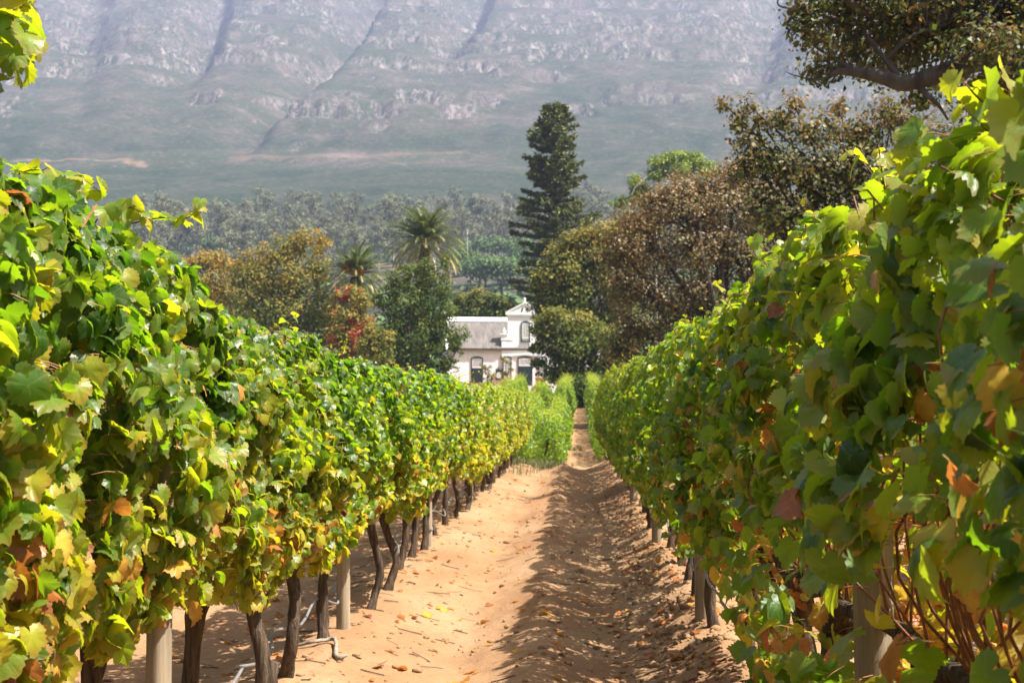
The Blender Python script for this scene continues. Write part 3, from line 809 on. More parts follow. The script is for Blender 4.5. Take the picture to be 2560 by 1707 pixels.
# posts, wires, pipes
def post(x, y, label, g, r=.058, h=1.72, lean=(0, 0)):
    b = (x, y, float(soil_z(x, y)))
    t = Tubes()
    z = np.array([-.25, 0, .4, .9, 1.4, h - .012, h])
    rng = np.random.default_rng(int(y * 100))
    t.add(np.stack([lean[0] * z, lean[1] * z, z], -1), np.array([1.03, 1.03, 1, .98, .97, .96, .86]) * r, 14, .02, rng)
    o = t.build('trellis_post', M['post'], loc=b)
    tag(o, label, 'wooden post', g)
nm = ['nearest', 'second', 'third', 'fourth', 'fifth', 'sixth']
for k, Y in enumerate(POST_L):
    post(XL + (.10 if k == 0 else .03), Y, f"round weathered trellis post, {nm[k]} one in the left vine row", 'posts of the left vine row', r=.046 if k == 0 else .046, lean=(.01 * math.sin(k * 3), 0))
for k, Y in enumerate(POST_R):
    post(XR - .05, Y, f"round weathered trellis post, {nm[k]} one in the right vine row", 'posts of the right vine row', lean=(-.01, 0))
for side, X, Ys in (('left', XL, POST_L), ('right', XR, POST_R)):
    for h, hl in ((.76, 'lower'), (1.3, 'upper')):
        t = Tubes()
        P = [(X, y, float(prof(y)) + .08 + h + .01 * math.sin(y)) for y in np.arange(-2, 38.5, 1.0)]
        t.add(P, .0022, 4)
        tag(t.build('trellis_wire', M['wire']), f"{hl} thin metal wire strung along the {side} vine row", 'wire')
rng = np.random.default_rng(12)
t = Tubes(); pts = []
for i, Y in enumerate(YL[2:-4]):
    X = XL + .04 * math.sin(Y * 1.3) - .05
    zb = float(soil_z(X, Y))
    pts += [(X + rng.normal(0, .01), Y, zb + .27 + rng.normal(0, .03)), (X + .06 + rng.normal(0, .04), Y + .35, zb + .17 + abs(rng.normal(0, .03))), (X + .02 + rng.normal(0, .05), Y + .75, zb + .19 + abs(rng.normal(0, .04)))]
t.add(smooth_path(pts, len(pts) * 7), .0085, 7)
tag(t.build('irrigation_pipe', M['hose']), 'pale grey drip pipe sagging between the trunks of the left vine row', 'pipe')
t = Tubes(); pts = []
for i, Y in enumerate(YR[2:-6]):
    zb = float(soil_z(XR - .07, Y))
    pts += [(XR - .09 + rng.normal(0, .012), Y, zb + .42 + rng.normal(0, .03)), (XR - .10 + rng.normal(0, .02), Y + .6, zb + .30 + rng.normal(0, .04))]
t.add(smooth_path(pts, len(pts) * 7), .0085, 7)
tag(t.build('irrigation_pipe', M['hose']), 'grey drip pipe tied along the right vine row', 'pipe')
# dry root lying beside the path, and a cut stump
def gp(px, py):
    d = ray(px, py); Y = -EYE / d[2]
    for _ in range(30): Y = (float(soil_z(d[0] * Y, Y)) - EYE) / d[2]
    return np.array([d[0] * Y, Y, float(soil_z(d[0] * Y, Y))])
t = Tubes()
P = [gp(735, 1622), gp(780, 1612), gp(815, 1607), gp(838, 1612), gp(842, 1640), gp(868, 1652)]
P = [p + np.array([0, 0, .02 + .015 * (i % 2)]) for i, p in enumerate(P)]
t.add(smooth_path(P, 26), np.interp(np.linspace(0, 1, 26), [0, .1, .6, .9, 1], [.005, .011, .012, .017, .007]), 8, .34, rng)
tag(t.build('dry_branch', M['wood_dry']), 'pale crooked dry branch on the soil beside a vine trunk', 'branch')
c = gp(676, 1712)
t = Tubes(); t.add([c + [0, 0, -.05], c + [0, 0, .05], c + [.01, 0, .12], c + [.012, .0, .128]], [.045, .038, .036, .026], 9, .12, rng)
tag(t.build('vine_stump', M['bark_vine']), 'short cut stump of a dead vine at the foot of the left row', 'stump')

# fallen leaves, clods, twigs, grass
rng = np.random.default_rng(5)
n = 1000
Y = 3.2 * np.exp(rng.uniform(0, 1, n) * math.log(38 / 3.2)); X = np.where(rng.uniform(0, 1, n) < .28, rng.uniform(-1.5, 1.0, n), np.where(rng.uniform(0, 1, n) < .66, rng.normal(-1.9, .45, n), rng.normal(.75, .22, n)))
keep = (noise3(np.stack([X * 1.3, Y * .8, X * 0], -1), 90) > -.12) | (rng.uniform(0, 1, n) < .25)
X, Y = X[keep], Y[keep]
lv = Leaves(VT[1])
nr = rng.normal(0, .35, (len(X), 3)); nr[:, 2] = 1
lv.add(np.stack([X, Y, soil_z(X, Y) + .014], -1), nr, rng.normal(0, 1, (len(X), 3)), rng.uniform(.018, .056, len(X)), np.clip(rng.normal(.95, .03, len(X)), .89, 1.0), rng)
tag(lv.build('fallen_leaves', M['vine']), 'dry orange and brown vine leaves scattered over the sandy soil', None, None, 'stuff')
for k, (px, py, hh, sz) in enumerate(((1066, 1540, .85, .060), (1105, 1526, .87, .062))):
    p = gp(px, py)
    l1 = Leaves(VT[0]); l1.add(np.array([[0, 0, .022]]), np.array([[.3, -.35, 1.0]]), np.array([[1.0, .1 + k, 0]]), np.array([sz]), np.array([hh]), rng)
    tag(l1.build('fallen_leaf', M['vine_near'], loc=p), ('curled yellow vine leaf lying on the bright sand, nearer of a pair', 'curled orange vine leaf lying on the bright sand, farther of a pair')[k], 'leaf')
def clods(name, X, Y, size, mat, label, rng):
    n = len(X); V = []; F = []
    ico = np.array([(0, 0, 1), (.89, 0, .45), (.28, .85, .45), (-.72, .53, .45), (-.72, -.53, .45), (.28, -.85, .45), (.72, .53, -.45), (-.28, .85, -.45), (-.89, 0, -.45), (-.28, -.85, -.45), (.72, -.53, -.45), (0, 0, -1)])
    fi = np.array([(0, 1, 2), (0, 2, 3), (0, 3, 4), (0, 4, 5), (0, 5, 1), (1, 6, 2), (2, 7, 3), (3, 8, 4), (4, 9, 5), (5, 10, 1), (6, 7, 2), (7, 8, 3), (8, 9, 4), (9, 10, 5), (10, 6, 1), (11, 7, 6), (11, 8, 7), (11, 9, 8), (11, 10, 9), (11, 6, 10)])
    rad = rng.uniform(.6, 1.3, (n, 12, 1)); sc = np.stack([size * rng.uniform(.7, 1.4, n), size * rng.uniform(.7, 1.4, n), size * rng.uniform(.5, .9, n)], -1)
    V = ico[None] * rad * sc[:, None, :] + np.stack([X, Y, soil_z(X, Y) + size * .15], -1)[:, None, :]
    F = fi[None] + (np.arange(n) * 12)[:, None, None]
    o = mesh_np(name, V.reshape(-1, 3), [F.reshape(-1, 3)], mat, smooth=False)
    tag(o, label, None, None, 'stuff')
n = 5600
Y = 3.0 * np.exp(rng.uniform(0, 1, n) * math.log(34 / 3.0)); X = np.where(rng.uniform(0, 1, n) < .62, rng.normal(.68, .20, n), rng.uniform(-1.8, 1.2, n))
clods('soil_clods', X, Y, rng.gamma(2.2, .0048, n) + .003, M['soil'], 'crumbled lumps of orange soil along the banked edge of the path', rng)
t = Tubes()
for k in range(420):
    y = 3.3 * math.exp(rng.uniform(0, 1) * math.log(24 / 3.3)); x = rng.uniform(-2.4, 1.1) if rng.uniform() < .6 else rng.normal(-1.85, .25)
    a = rng.uniform(0, 6.28); ln = rng.uniform(.04, .22)
    q = np.array([[x, y], [x + math.cos(a) * ln * .5 + rng.normal(0, .01), y + math.sin(a) * ln * .5], [x + math.cos(a) * ln, y + math.sin(a) * ln]])
    t.add(np.column_stack([q, soil_z(q[:, 0], q[:, 1]) + .008]), rng.uniform(.0014, .004), 4)
tag(t.build('twig_litter', M['bark_vine']), 'thin dry prunings and twigs lying on the sand', None, None, 'stuff')
def blades(name, C, hgt, mat, label, rng, per=26, wid=.008, spread=.16):
    n = len(C) * per
    b = np.repeat(C, per, 0) + np.column_stack([rng.normal(0, spread, n), rng.normal(0, spread, n), np.zeros(n)])
    h = np.repeat(hgt, per) * rng.uniform(.5, 1.1, n); a = rng.uniform(0, 6.28, n); ln = rng.uniform(.1, .6, n)
    d = np.column_stack([np.cos(a), np.sin(a), np.zeros(n)]); s = np.column_stack([-np.sin(a), np.cos(a), np.zeros(n)]) * wid
    up = np.array([0, 0, 1.0])
    p1 = b + d * (h * ln * .35)[:, None] + up * (h * .6)[:, None]; p2 = b + d * (h * ln)[:, None] + up * h[:, None]
    V = np.stack([b - s, b + s, p1 - s * .8, p1 + s * .8, p2], 1).reshape(-1, 3)
    o = np.arange(n)[:, None] * 5
    col = np.repeat(np.column_stack([rng.uniform(0, 1, n), np.zeros(n), rng.uniform(0, 1, n), np.ones(n)]), 5, 0)
    ob = mesh_np(name, V, [o + np.array([[0, 1, 3, 2]]), o + np.array([[2, 3, 4]])], mat, attr={'leaf': col})
    tag(ob, label, None, None, 'stuff')
C = []
for cx, cy_, n_, sx, sy in ((-.95, 37.4, 14, .16, 1.0), (-.6, 41, 10, .16, 2.0), (-.05, 50, 8, .14, 2), (-1.3, 36.0, 16, .2, 1.5)):
    q = np.column_stack([rng.normal(cx, sx, n_), rng.normal(cy_, sy, n_)]); C.append(q)
C = np.concatenate(C); C = np.column_stack([C, soil_z(C[:, 0], C[:, 1])])
blades('grass', C, rng.uniform(.10, .28, len(C)), M['grass'], 'tufts of grey green grass where the path dips', rng, 30, .006, .12)
# ------------------------------------------------------------------ the white gabled farmhouse
HB = at(1312, 965, 137.0)
house = thing('farmhouse', HB, 'white gabled farmhouse with grey thatched roof at the end of the vineyard', 'house', None, math.radians(9))
def hx(px): return (px - 1312) / 26.0
def hz(py): return (965 - py) / 26.0
w = MB(); w.box(-7.6, 7.6, .05, 6.4, -.9, 3.55)
for x0, x1 in ((-7.6, -7.25), (7.25, 7.6)):
    w.prism_x([(.05, 3.55), (6.4, 3.55), (3.7, 6.95), (3.225, 7.25), (2.75, 6.95)], x0, x1)
w.build('wall', M['white'], house)
r = MB(); seg = 60
sec = [(-.18, 3.46), (-.22, 3.62), (.9, 4.62), (2.3, 5.92), (3.0, 6.50), (3.22, 6.58), (3.45, 6.50), (4.2, 5.92), (5.5, 4.62), (6.8, 3.62), (6.75, 3.42), (3.2, 6.0)]
r.prism_x(sec, -7.24, 7.24, seg)
r.prism([(-1.62, 3.9), (-1.62, 5.2), (0, 7.15), (1.62, 5.2), (1.62, 3.9)], .32, 3.2)
roof = r.build('roof', M['thatch'], house)
e = MB(); e.box(-7.22, -2.30, -.21, -.02, 3.38, 3.455); e.box(2.30, 7.22, -.21, -.02, 3.38, 3.455); e.build('eave', M['thatch_edge'], roof)
rc = MB(); rc.prism_x([(2.72, 6.36), (2.80, 6.66), (3.22, 6.80), (3.64, 6.66), (3.72, 6.36), (3.22, 6.62)], -7.24, 7.24, 24); rc.build('ridge_cap', M['white_paint'], roof)
g = MB()
half = [(-2.27, -.9), (-2.27, 5.0), (-1.66, 5.0), (-1.66, 6.98), (-1.80, 7.04), (-1.80, 7.14), (-1.1, 7.42), (-.5, 7.80), (0, 8.02)]
g.prism(half + [(-x, z) for x, z in half[-2::-1]], -.06, .34)
gb = g.build('gable', M['white'], house)
d = MB()
d.box(-1.88, 1.88, -.20, -.06, 6.86, 7.0); d.box(-1.78, 1.78, -.14, -.06, 6.72, 6.86)
for s in (-1, 1):
    xa, xb = sorted((s * 2.34, s * 1.12))
    d.box(xa, xb, -.14, -.06, 4.42, 4.52)
    xa, xb = sorted((s * 2.36, s * 1.64)); d.box(xa, xb, -.16, -.06, 4.94, 5.06)
    xa, xb = sorted((s * 2.25, s * 1.14)); d.box(xa, xb, -.10, -.06, -.6, 4.42)
    d.lathe((s * 1.98, .10, 5.06), [(.10, 0), (.20, .08), (.22, .22), (.10, .36), (.06, .44), (.09, .52), (.02, .60)], 12)
    d.prism([(s * 1.9, 7.12), (s * 1.9, 7.02), (0, 8.0), (0, 8.12)] if s < 0 else [(0, 8.12), (0, 8.0), (1.9, 7.02), (1.9, 7.12)], -.16, -.06)
d.prism([(-1.45, 2.86), (-1.45, 2.96), (-.7, 3.04), (0, 3.16), (.7, 3.04), (1.45, 2.96), (1.45, 2.86), (0, 3.0)], -.20, -.06)
d.build('moulding', M['white_paint'], gb)
fi = MB(); fi.lathe((0, .14, 7.70), [(.24, 0), (.26, .12), (.20, .34), (.10, .50), (.07, .58), (.13, .66), (.13, .74), (.02, .84)], 14); fi.build('finial', M['white_paint'], gb, True)
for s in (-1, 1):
    b = MB(); b.prism([(s * .16, 7.55), (s * .28, 7.55), (s * .36, 7.12), (s * .24, 7.12)] if s > 0 else [(s * .24, 7.12), (s * .36, 7.12), (s * .28, 7.55), (s * .16, 7.55)], -.14, -.06); b.build('painted_void', M['void'], gb)  # near-black slips painted for the shadowed openings beneath the finial
def window(x0, x1, z0, z1, zs, yf, nx, nz, lower=None, door=False):
    """dark green frame with a shallow arched head, white lattice, pane, optional shutter below zs"""
    f = MB(); t = .10; rise = .16
    f.box(x0, x0 + t, yf - .09, yf + .02, z0, z1 - rise); f.box(x1 - t, x1, yf - .09, yf + .02, z0, z1 - rise)
    n = 8; xc = (x0 + x1) / 2; hw = (x1 - x0) / 2
    up = [(x0 + 2 * hw * k / n, z1 - rise * (((k / n) * 2 - 1) ** 2)) for k in range(n + 1)]
    f.prism(up + [(x, z - .10) for x, z in up[::-1]], yf - .09, yf + .02)
    f.box(x0 - .05, x1 + .05, yf - .13, yf + .02, z0 - .09, z0)
    fr = f.build('door_frame' if door else 'window', M['green_paint'], house)
    p = MB(); p.prism([(x0 + t, zs)] + [(x0 + t, z1 - rise - .04), (xc, z1 - .11), (x1 - t, z1 - rise - .04)] + [(x1 - t, zs)], yf - .02, yf + .02); p.build('pane', M['glass'], fr)
    l = MB(); b = .045; a0, a1 = x0 + t, x1 - t
    l.box(a0, a0 + .07, yf - .06, yf - .02, zs, z1 - rise - .06); l.box(a1 - .07, a1, yf - .06, yf - .02, zs, z1 - rise - .06)
    l.box(a0 + .07, a1 - .07, yf - .06, yf - .02, zs, zs + .09); l.box(a0 + .07, a1 - .07, yf - .06, yf - .02, z1 - rise - .12, z1 - rise - .05)
    for k in range(1, nx): x = a0 + (a1 - a0) * k / nx; l.box(x - b / 2, x + b / 2, yf - .055, yf - .022, zs + .09, z1 - rise - .12)
    for k in range(1, nz): z = zs + (z1 - rise - zs) * k / nz; l.box(a0 + .07, a1 - .07, yf - .050, yf - .024, z - b / 2, z + b / 2)
    l.build('lattice', M['white_paint'], fr)
    if lower:
        q = MB(); m = (x0 + x1) / 2
        q.box(x0 + t, m - .008, yf - .06, yf + .01, z0, zs - .004); q.box(m + .008, x1 - t, yf - .06, yf + .01, z0, zs - .004)
        q.build(lower, M['green_paint'], fr)
    return fr
window(hx(1177), hx(1207), hz(955), hz(891), hz(920), .05, 5, 5, 'shutter')
window(hx(1256), hx(1278), hz(955), hz(890), hz(942), -.10, 4, 8)
window(hx(1302), hx(1325), hz(852), hz(802), hz(846), -.06, 4, 9)
window(2 * 0 - hx(1278), -hx(1256), hz(955), hz(890), hz(942), -.10, 4, 8)
window(-hx(1207), -hx(1177), hz(955), hz(891), hz(920), .05, 5, 5, 'shutter')
window(hx(1294), hx(1331), 0.0, hz(890), hz(915), -.06, 7, 4, 'door', True)
q = MB(); q.box(hx(1238), hx(1256) - .02, -.14, -.07, hz(950), hz(922)); q.build('open_shutter', M['green_paint'], house)
st = MB(); st.box(-6.8, 6.8, -3.2, .0, -1.2, -.01)
st.build('terrace', M['white'], house)
st = MB(); st.box(-6.78, 6.78, -3.18, -.02, -.008, .03); st.build('terrace_floor', M['terracotta'], house)
st = MB()
for k in range(5): st.box(.35, 1.5, -3.2 - .34 * (k + 1), -3.2 - .34 * k - .002 + .0, -1.5, -.05 - .17 * k)
st.build('steps', M['terracotta'], house)
st = MB(); st.box(1.0, 1.25, -2.6, -2.1, .03, .95); st.box(1.25, 2.45, -2.6, -2.35, .03, .55); st.build('bench_wall', M['white'], house)
# white round board, pots and their plants
def world(px, py, dy): return at(px, py, 137.0 + dy)
b = MB(); c = world(1247, 938, -1.6)
n = 20; b.prism([(.27 * math.cos(2 * math.pi * k / n), .30 * math.sin(2 * math.pi * k / n)) for k in range(n)], -.03, .03)
o = b.build('round_board', M['white_paint']); o.location = c; tag(o, 'white oval board in front of the dark green shutter', 'board')
def pot(px, py, dy, s, label):
    p = world(px, py, dy); p[2] = HB[2] + .03
    b = MB(); b.lathe((0, 0, 0), [(.22 * s, 0), (.30 * s, .25 * s), (.36 * s, .52 * s), (.40 * s, .54 * s), (.40 * s, .64 * s), (.34 * s, .64 * s), (.32 * s, .56 * s)], 18)
    o = b.build('terracotta_pot', M['terracotta'], None, True); o.location = p; tag(o, label, 'plant pot'); return p
p1 = pot(1350, 955, -2.4, 1.15, 'large terracotta pot on the terrace right of the green door')
p2 = pot(1268, 950, -2.2, .95, 'terracotta pot holding a leafy plant left of the green door')

# ------------------------------------------------------------------ trees
def quad_template(rng, fold=.25, wd=.30):
    V = np.array([(0, 0, 0), (wd, .45, fold * .5), (0, 1, 0), (-wd, .45, fold * .5)], float)
    V[:, 1] -= .2
    return V, [np.array([[0, 1, 2], [0, 2, 3]])], np.zeros(4)
QT = [quad_template(None, f, w_) for f, w_ in ((.3, .32), (.1, .40), (.45, .26), (-.2, .34))]
ROUND = [quad_template(None, f, w_) for f, w_ in ((.25, .48), (-.15, .5), (.4, .42))]
def crown(name, blobs, n, size, hue, rng, mat, parent, per=22, cl=.32, shell=.45, tmpl=QT, up=.35, lumps=.3, loc=None, ground=None):
    """leaf sprays spread through ellipsoid lobes; returns the spray centres"""
    B = np.array(blobs, float)
    wt = (B[:, 3] * B[:, 5]); wt = wt / wt.sum()
    nc = max(6, n // per)
    k = rng.choice(len(B), nc, p=wt)
    d = unit(rng.normal(0, 1, (nc, 3)))
    q = 1 - shell * rng.uniform(0, 1, nc) ** 1.6
    q = q * (1 + lumps * noise3(d * 2.3 + k[:, None] * 3.1, 17))
    c = B[k, :3] + d * B[k, 3:6] * q[:, None]
    rb = B[k, 3:6].mean(1)
    kk = np.repeat(np.arange(nc), per)
    P = c[kk] + rng.normal(0, 1, (len(kk), 3)) * (cl * (rb[kk] ** .5))[:, None] * np.array([1, 1, .75])
    nr = d[kk] * 1.15 + rng.normal(0, .5, (len(kk), 3)) + np.array([0, 0, up])
    tip = rng.normal(0, 1, (len(kk), 3)) + np.array([0, 0, -.35])
    h0 = hue(P, rng); h = np.minimum(h0 + np.repeat(rng.normal(0, .11, nc), per), np.maximum(h0.max(), .05))
    lv = Leaves(tmpl)
    lv.add(P, nr, tip, size * rng.uniform(.6, 1.25, len(kk)), np.clip(h, 0, 1), rng)
    return lv.build(name, mat, parent), c
def limb_net(tb, base, fork, blobs, rng, r0, thin=.35, twigs=None, r_tw=.012):
    """trunk from base to fork, a limb to every lobe"""
    base = np.asarray(base, float); fork = np.asarray(fork, float)
    C = smooth_path([base + [0, 0, -.4], base + (fork - base) * .4 + rng.normal(0, r0 * .5, 3) * [1, 1, 0], fork], 12)
    tb.add(C, np.linspace(r0 * 1.15, r0 * .7, 12), 10, .1, rng)
    ends = [C]
    for b in blobs:
        b = np.asarray(b[:3], float)
        s = C[int(rng.integers(6, 12))]
        mid = (s + b) / 2 + rng.normal(0, 1, 3) * np.linalg.norm(b - s) * .09 + [0, 0, -.04 * np.linalg.norm(b - s)]
        L = smooth_path([s, mid, b], 9)
        tb.add(L, np.linspace(r0 * thin, r0 * .07, 9), 6, .08, rng)
        ends.append(L)
    if twigs is not None:
        A = np.concatenate(ends)
        for c in twigs:
            k = np.argmin(((A - c) ** 2).sum(1)); s = A[k]
            if np.linalg.norm(c - s) < .15: continue
            m = (s + c) / 2 + rng.normal(0, 1, 3) * np.linalg.norm(c - s) * .12
            tb.add(smooth_path([s, m, c], 6), np.linspace(r_tw, r_tw * .3, 6), 4)
def PB(Y, lst, depth=1.0):
    """lobes given as pixel centre and pixel radii at distance Y (+ optional depth shift in metres)"""
    out = []
    for q in lst:
        px, py, rx, ry = q[:4]; dY = q[4] if len(q) > 4 else 0.0
        c = at(px, py, Y + dY); s = (Y + dY) / FPX
        out.append((c[0], c[1], c[2], rx * s, depth * (rx + ry) * .5 * s, ry * s))
    return out
def make_tree(name, label, cat, Y, trunk_px, lobes, n, size, hue, mat, seed, fork_py=None, r0=.25, group=None, per=22, cl=.30, twig=False, tmpl=QT, shell=.5, bark='bark', lumps=.3, up=.35, r_tw=.012, depth=1.0):
    rng = np.random.default_rng(seed)
    c = at(trunk_px, 980, Y); base = np.array([c[0], Y, float(land_z(c[0], Y))])
    t = thing(name, base, label, cat, group)
    bl = [tuple(np.array(b[:3]) - base) + tuple(b[3:]) for b in PB(Y, lobes, depth)]
    zs = [b[2] for b in bl]
    fork = np.array([0, 0, (at(trunk_px, fork_py, Y)[2] - base[2]) if fork_py else max(1.2, min(zs) * .9)])
    top = max(zs); lo = min(zs)
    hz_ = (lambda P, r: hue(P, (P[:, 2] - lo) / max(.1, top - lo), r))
    cr, cc = crown('crown', bl, n, size, hz_, rng, mat, t, per, cl, shell, tmpl, up, lumps)
    tb = Tubes(); limb_net(tb, (0, 0, 0), fork, bl, rng, r0, twigs=cc if twig else cc[::3], r_tw=r_tw)
    tb.build('trunk', M[bark], t)
    return t
def H(a, b, s): return lambda P, t, r: a + (b - a) * np.clip(t, -.2, 1.2) + s * r.normal(0, 1, len(P))

# the great oak leaning in from the right, and the smaller oak under it
rng = np.random.default_rng(41)
Yo = 23.0
ob_ = at(2760, 980, Yo); ob_ = np.array([ob_[0], Yo, float(prof(Yo))])
oak = thing('oak_tree', ob_, 'large brown leaved oak reaching its thick bough in from the upper right', 'tree')
lob = PB(Yo, [(2030, 95, 60, 55), (2010, 30, 55, 45), (2080, 10, 80, 60, .8), (2110, 125, 85, 60, 1.6), (2060, 180, 50, 32, 1.2), (2190, 70, 100, 85, .8), (2230, 150, 95, 55, 1.8), (2310, 90, 110, 80, .8), (2400, 30, 120, 80, 1), (2330, 10, 120, 60, 0), (2470, 110, 110, 70, -1), (2560, 60, 120, 100, .5), (2540, 190, 110, 70, 1.2), (2390, 225, 80, 32, 2.0), (2300, 245, 55, 26, 1.8), (2640, 150, 130, 120), (2700, 20, 140, 120), (2480, 260, 70, 40, 2.0), (2200, -50, 160, 60), (2450, -70, 180, 70), (2700, -120, 180, 90)], 1.15)
bl = [tuple(np.array(b[:3]) - ob_) + tuple(b[3:]) for b in lob]
def oh(P, r): return np.clip(.34 + .17 * r.normal(0, 1, len(P)), 0, .95)
cr, cc = crown('crown', bl, 20000, .115, oh, rng, M['oak'], oak, 16, .23, .8, QT, .3, .25)
tb = Tubes()
def pl(lst): return [at(a, b, Yo + dy) - ob_ for a, b, dy in lst]
main = smooth_path(pl([(2760, 980, 0), (2745, 700, 0), (2700, 420, 0), (2600, 230, 0), (2480, 145, 0), (2400, 170, -.2), (2330, 192, -.3), (2260, 208, -.2), (2180, 186, 0), (2110, 178, .2), (2070, 190, .2)]), 46)
tb.add(main, np.interp(np.linspace(0, 1, 46), [0, .3, .5, .8, 1], [.42, .32, .17, .11, .03]), 10, .08, rng)
net = [main]
for L, r_ in (([(2600, 230, 0), (2480, 60, .3), (2320, 40, .5), (2190, 40, .3), (2130, 10, 0), (2080, -30, 0)], .13), ([(2260, 208, -.2), (2215, 150, 0), (2170, 90, .2), (2150, 40, .3), (2120, -10, .4)], .06), ([(2215, 150, 0), (2280, 90, -.3), (2370, 60, -.3)], .045), ([(2150, 60, .3), (2060, 40, .3), (1990, 25, .2), (1945, 12, .1), (1955, -20, .1)], .035), ([(2290, 206, -.2), (2320, 240, -.4), (2345, 262, -.5), (2370, 300, -.5)], .06), ([(2400, 170, -.2), (2440, 80, -.5), (2500, 0, -.6)], .08), ([(2170, 190, 0), (2090, 150, .2), (2030, 110, .2), (1985, 60, .2)], .04), ([(2745, 700, 0), (2800, 300, .3), (2850, 0, .5)], .25), ([(2110, 178, .2), (2050, 200, .2), (1990, 190, .2), (1965, 180, .2)], .022)):
    Lp = smooth_path(pl(L), 16); net.append(Lp); tb.add(Lp, np.linspace(r_, r_ * .28, 16), 8, .08, rng)
A_ = np.concatenate(net)
for c in cc:
    s = A_[np.argmin(((A_ - c) ** 2).sum(1))]
    m = (s + c) / 2 + rng.normal(0, 1, 3) * np.linalg.norm(c - s) * .14
    if np.linalg.norm(c - s) > .1: tb.add(smooth_path([s, m, c], 6), np.linspace(.014, .004, 6), 4)
tb.build('trunk', M['bark'], oak)

def oak2h(P, t, r): return np.clip(.18 + .40 * np.clip(t, 0, 1) + .14 * r.normal(0, 1, len(P)), 0, 1)
make_tree('oak_tree', 'green and bronze oak with feathery upright sprays beneath the big bough', 'tree', 34.0, 2300,
    [(1812, 262, 20, 16), (1840, 300, 30, 24), (1862, 350, 40, 30), (1870, 262, 26, 24), (1905, 310, 42, 40), (1960, 300, 30, 45), (1985, 260, 24, 26), (2020, 330, 50, 45), (2080, 310, 40, 50), (2095, 265, 22, 26), (2150, 340, 60, 50), (2230, 290, 60, 50), (1900, 390, 60, 45), (1960, 420, 80, 60), (2050, 430, 100, 70), (2160, 440, 120, 90), (1860, 430, 40, 30), (1900, 500, 60, 45), (1980, 540, 110, 60), (2100, 570, 130, 90), (2280, 480, 130, 120), (2400, 380, 140, 120), (2450, 560, 150, 140), (2200, 650, 150, 90)], 25000, .125, oak2h, M['oak'], 42, fork_py=760, r0=.26, per=15, cl=.24, twig=True, shell=.85, r_tw=.016)
def brh(P, t, r): return np.clip(.54 + .14 * t + .10 * r.normal(0, 1, len(P)), .05, 1)
make_tree('oak_tree', 'broad russet brown oak crown behind the right vine row', 'tree', 62.0, 1840,
    [(1625, 500, 50, 38), (1690, 482, 60, 40), (1760, 470, 65, 44), (1840, 450, 70, 56), (1590, 555, 70, 50), (1690, 530, 100, 70), (1800, 520, 100, 80), (1900, 540, 100, 80), (1560, 620, 70, 60), (1660, 640, 110, 80), (1790, 640, 120, 90), (1920, 660, 120, 100), (1560, 710, 70, 60), (1640, 750, 90, 70), (1760, 760, 110, 80), (1590, 820, 80, 60), (1700, 850, 100, 70), (1560, 880, 60, 50), (1640, 920, 90, 40), (1820, 830, 120, 90), (2020, 560, 110, 100)], 46000, .155, brh, M['oak'], 43, fork_py=860, r0=.5, per=34, cl=.24, twig=True, shell=.75, r_tw=.03)
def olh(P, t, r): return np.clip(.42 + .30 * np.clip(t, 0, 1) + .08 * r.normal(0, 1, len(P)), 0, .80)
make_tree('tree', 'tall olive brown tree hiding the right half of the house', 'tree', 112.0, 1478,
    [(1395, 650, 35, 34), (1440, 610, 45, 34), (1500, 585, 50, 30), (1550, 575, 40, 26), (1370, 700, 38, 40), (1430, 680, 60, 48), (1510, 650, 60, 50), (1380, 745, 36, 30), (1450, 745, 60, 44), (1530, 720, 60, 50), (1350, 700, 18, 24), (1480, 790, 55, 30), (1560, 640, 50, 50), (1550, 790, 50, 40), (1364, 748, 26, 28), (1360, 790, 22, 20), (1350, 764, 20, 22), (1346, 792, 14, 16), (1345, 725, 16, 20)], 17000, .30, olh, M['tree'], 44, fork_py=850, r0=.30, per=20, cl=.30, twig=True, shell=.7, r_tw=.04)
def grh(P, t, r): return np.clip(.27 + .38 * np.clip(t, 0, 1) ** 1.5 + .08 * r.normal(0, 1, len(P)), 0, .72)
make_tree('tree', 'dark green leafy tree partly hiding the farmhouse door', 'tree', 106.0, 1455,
    [(1385, 795, 40, 22), (1350, 810, 20, 14), (1400, 830, 44, 36), (1360, 845, 22, 20), (1450, 810, 50, 30), (1390, 880, 42, 36), (1372, 930, 26, 20), (1440, 880, 60, 44), (1500, 850, 50, 40), (1420, 930, 45, 28), (1500, 920, 50, 34), (1345, 905, 18, 12), (1550, 900, 50, 50), (1340, 868, 14, 10), (1400, 945, 34, 14), (1460, 945, 50, 16), (1330, 822, 10, 8), (1405, 782, 16, 14), (1362, 835, 26, 26), (1348, 870, 16, 16)], 14000, .27, grh, M['tree'], 45, fork_py=880, r0=.26, per=20, cl=.28, twig=True, shell=.65)

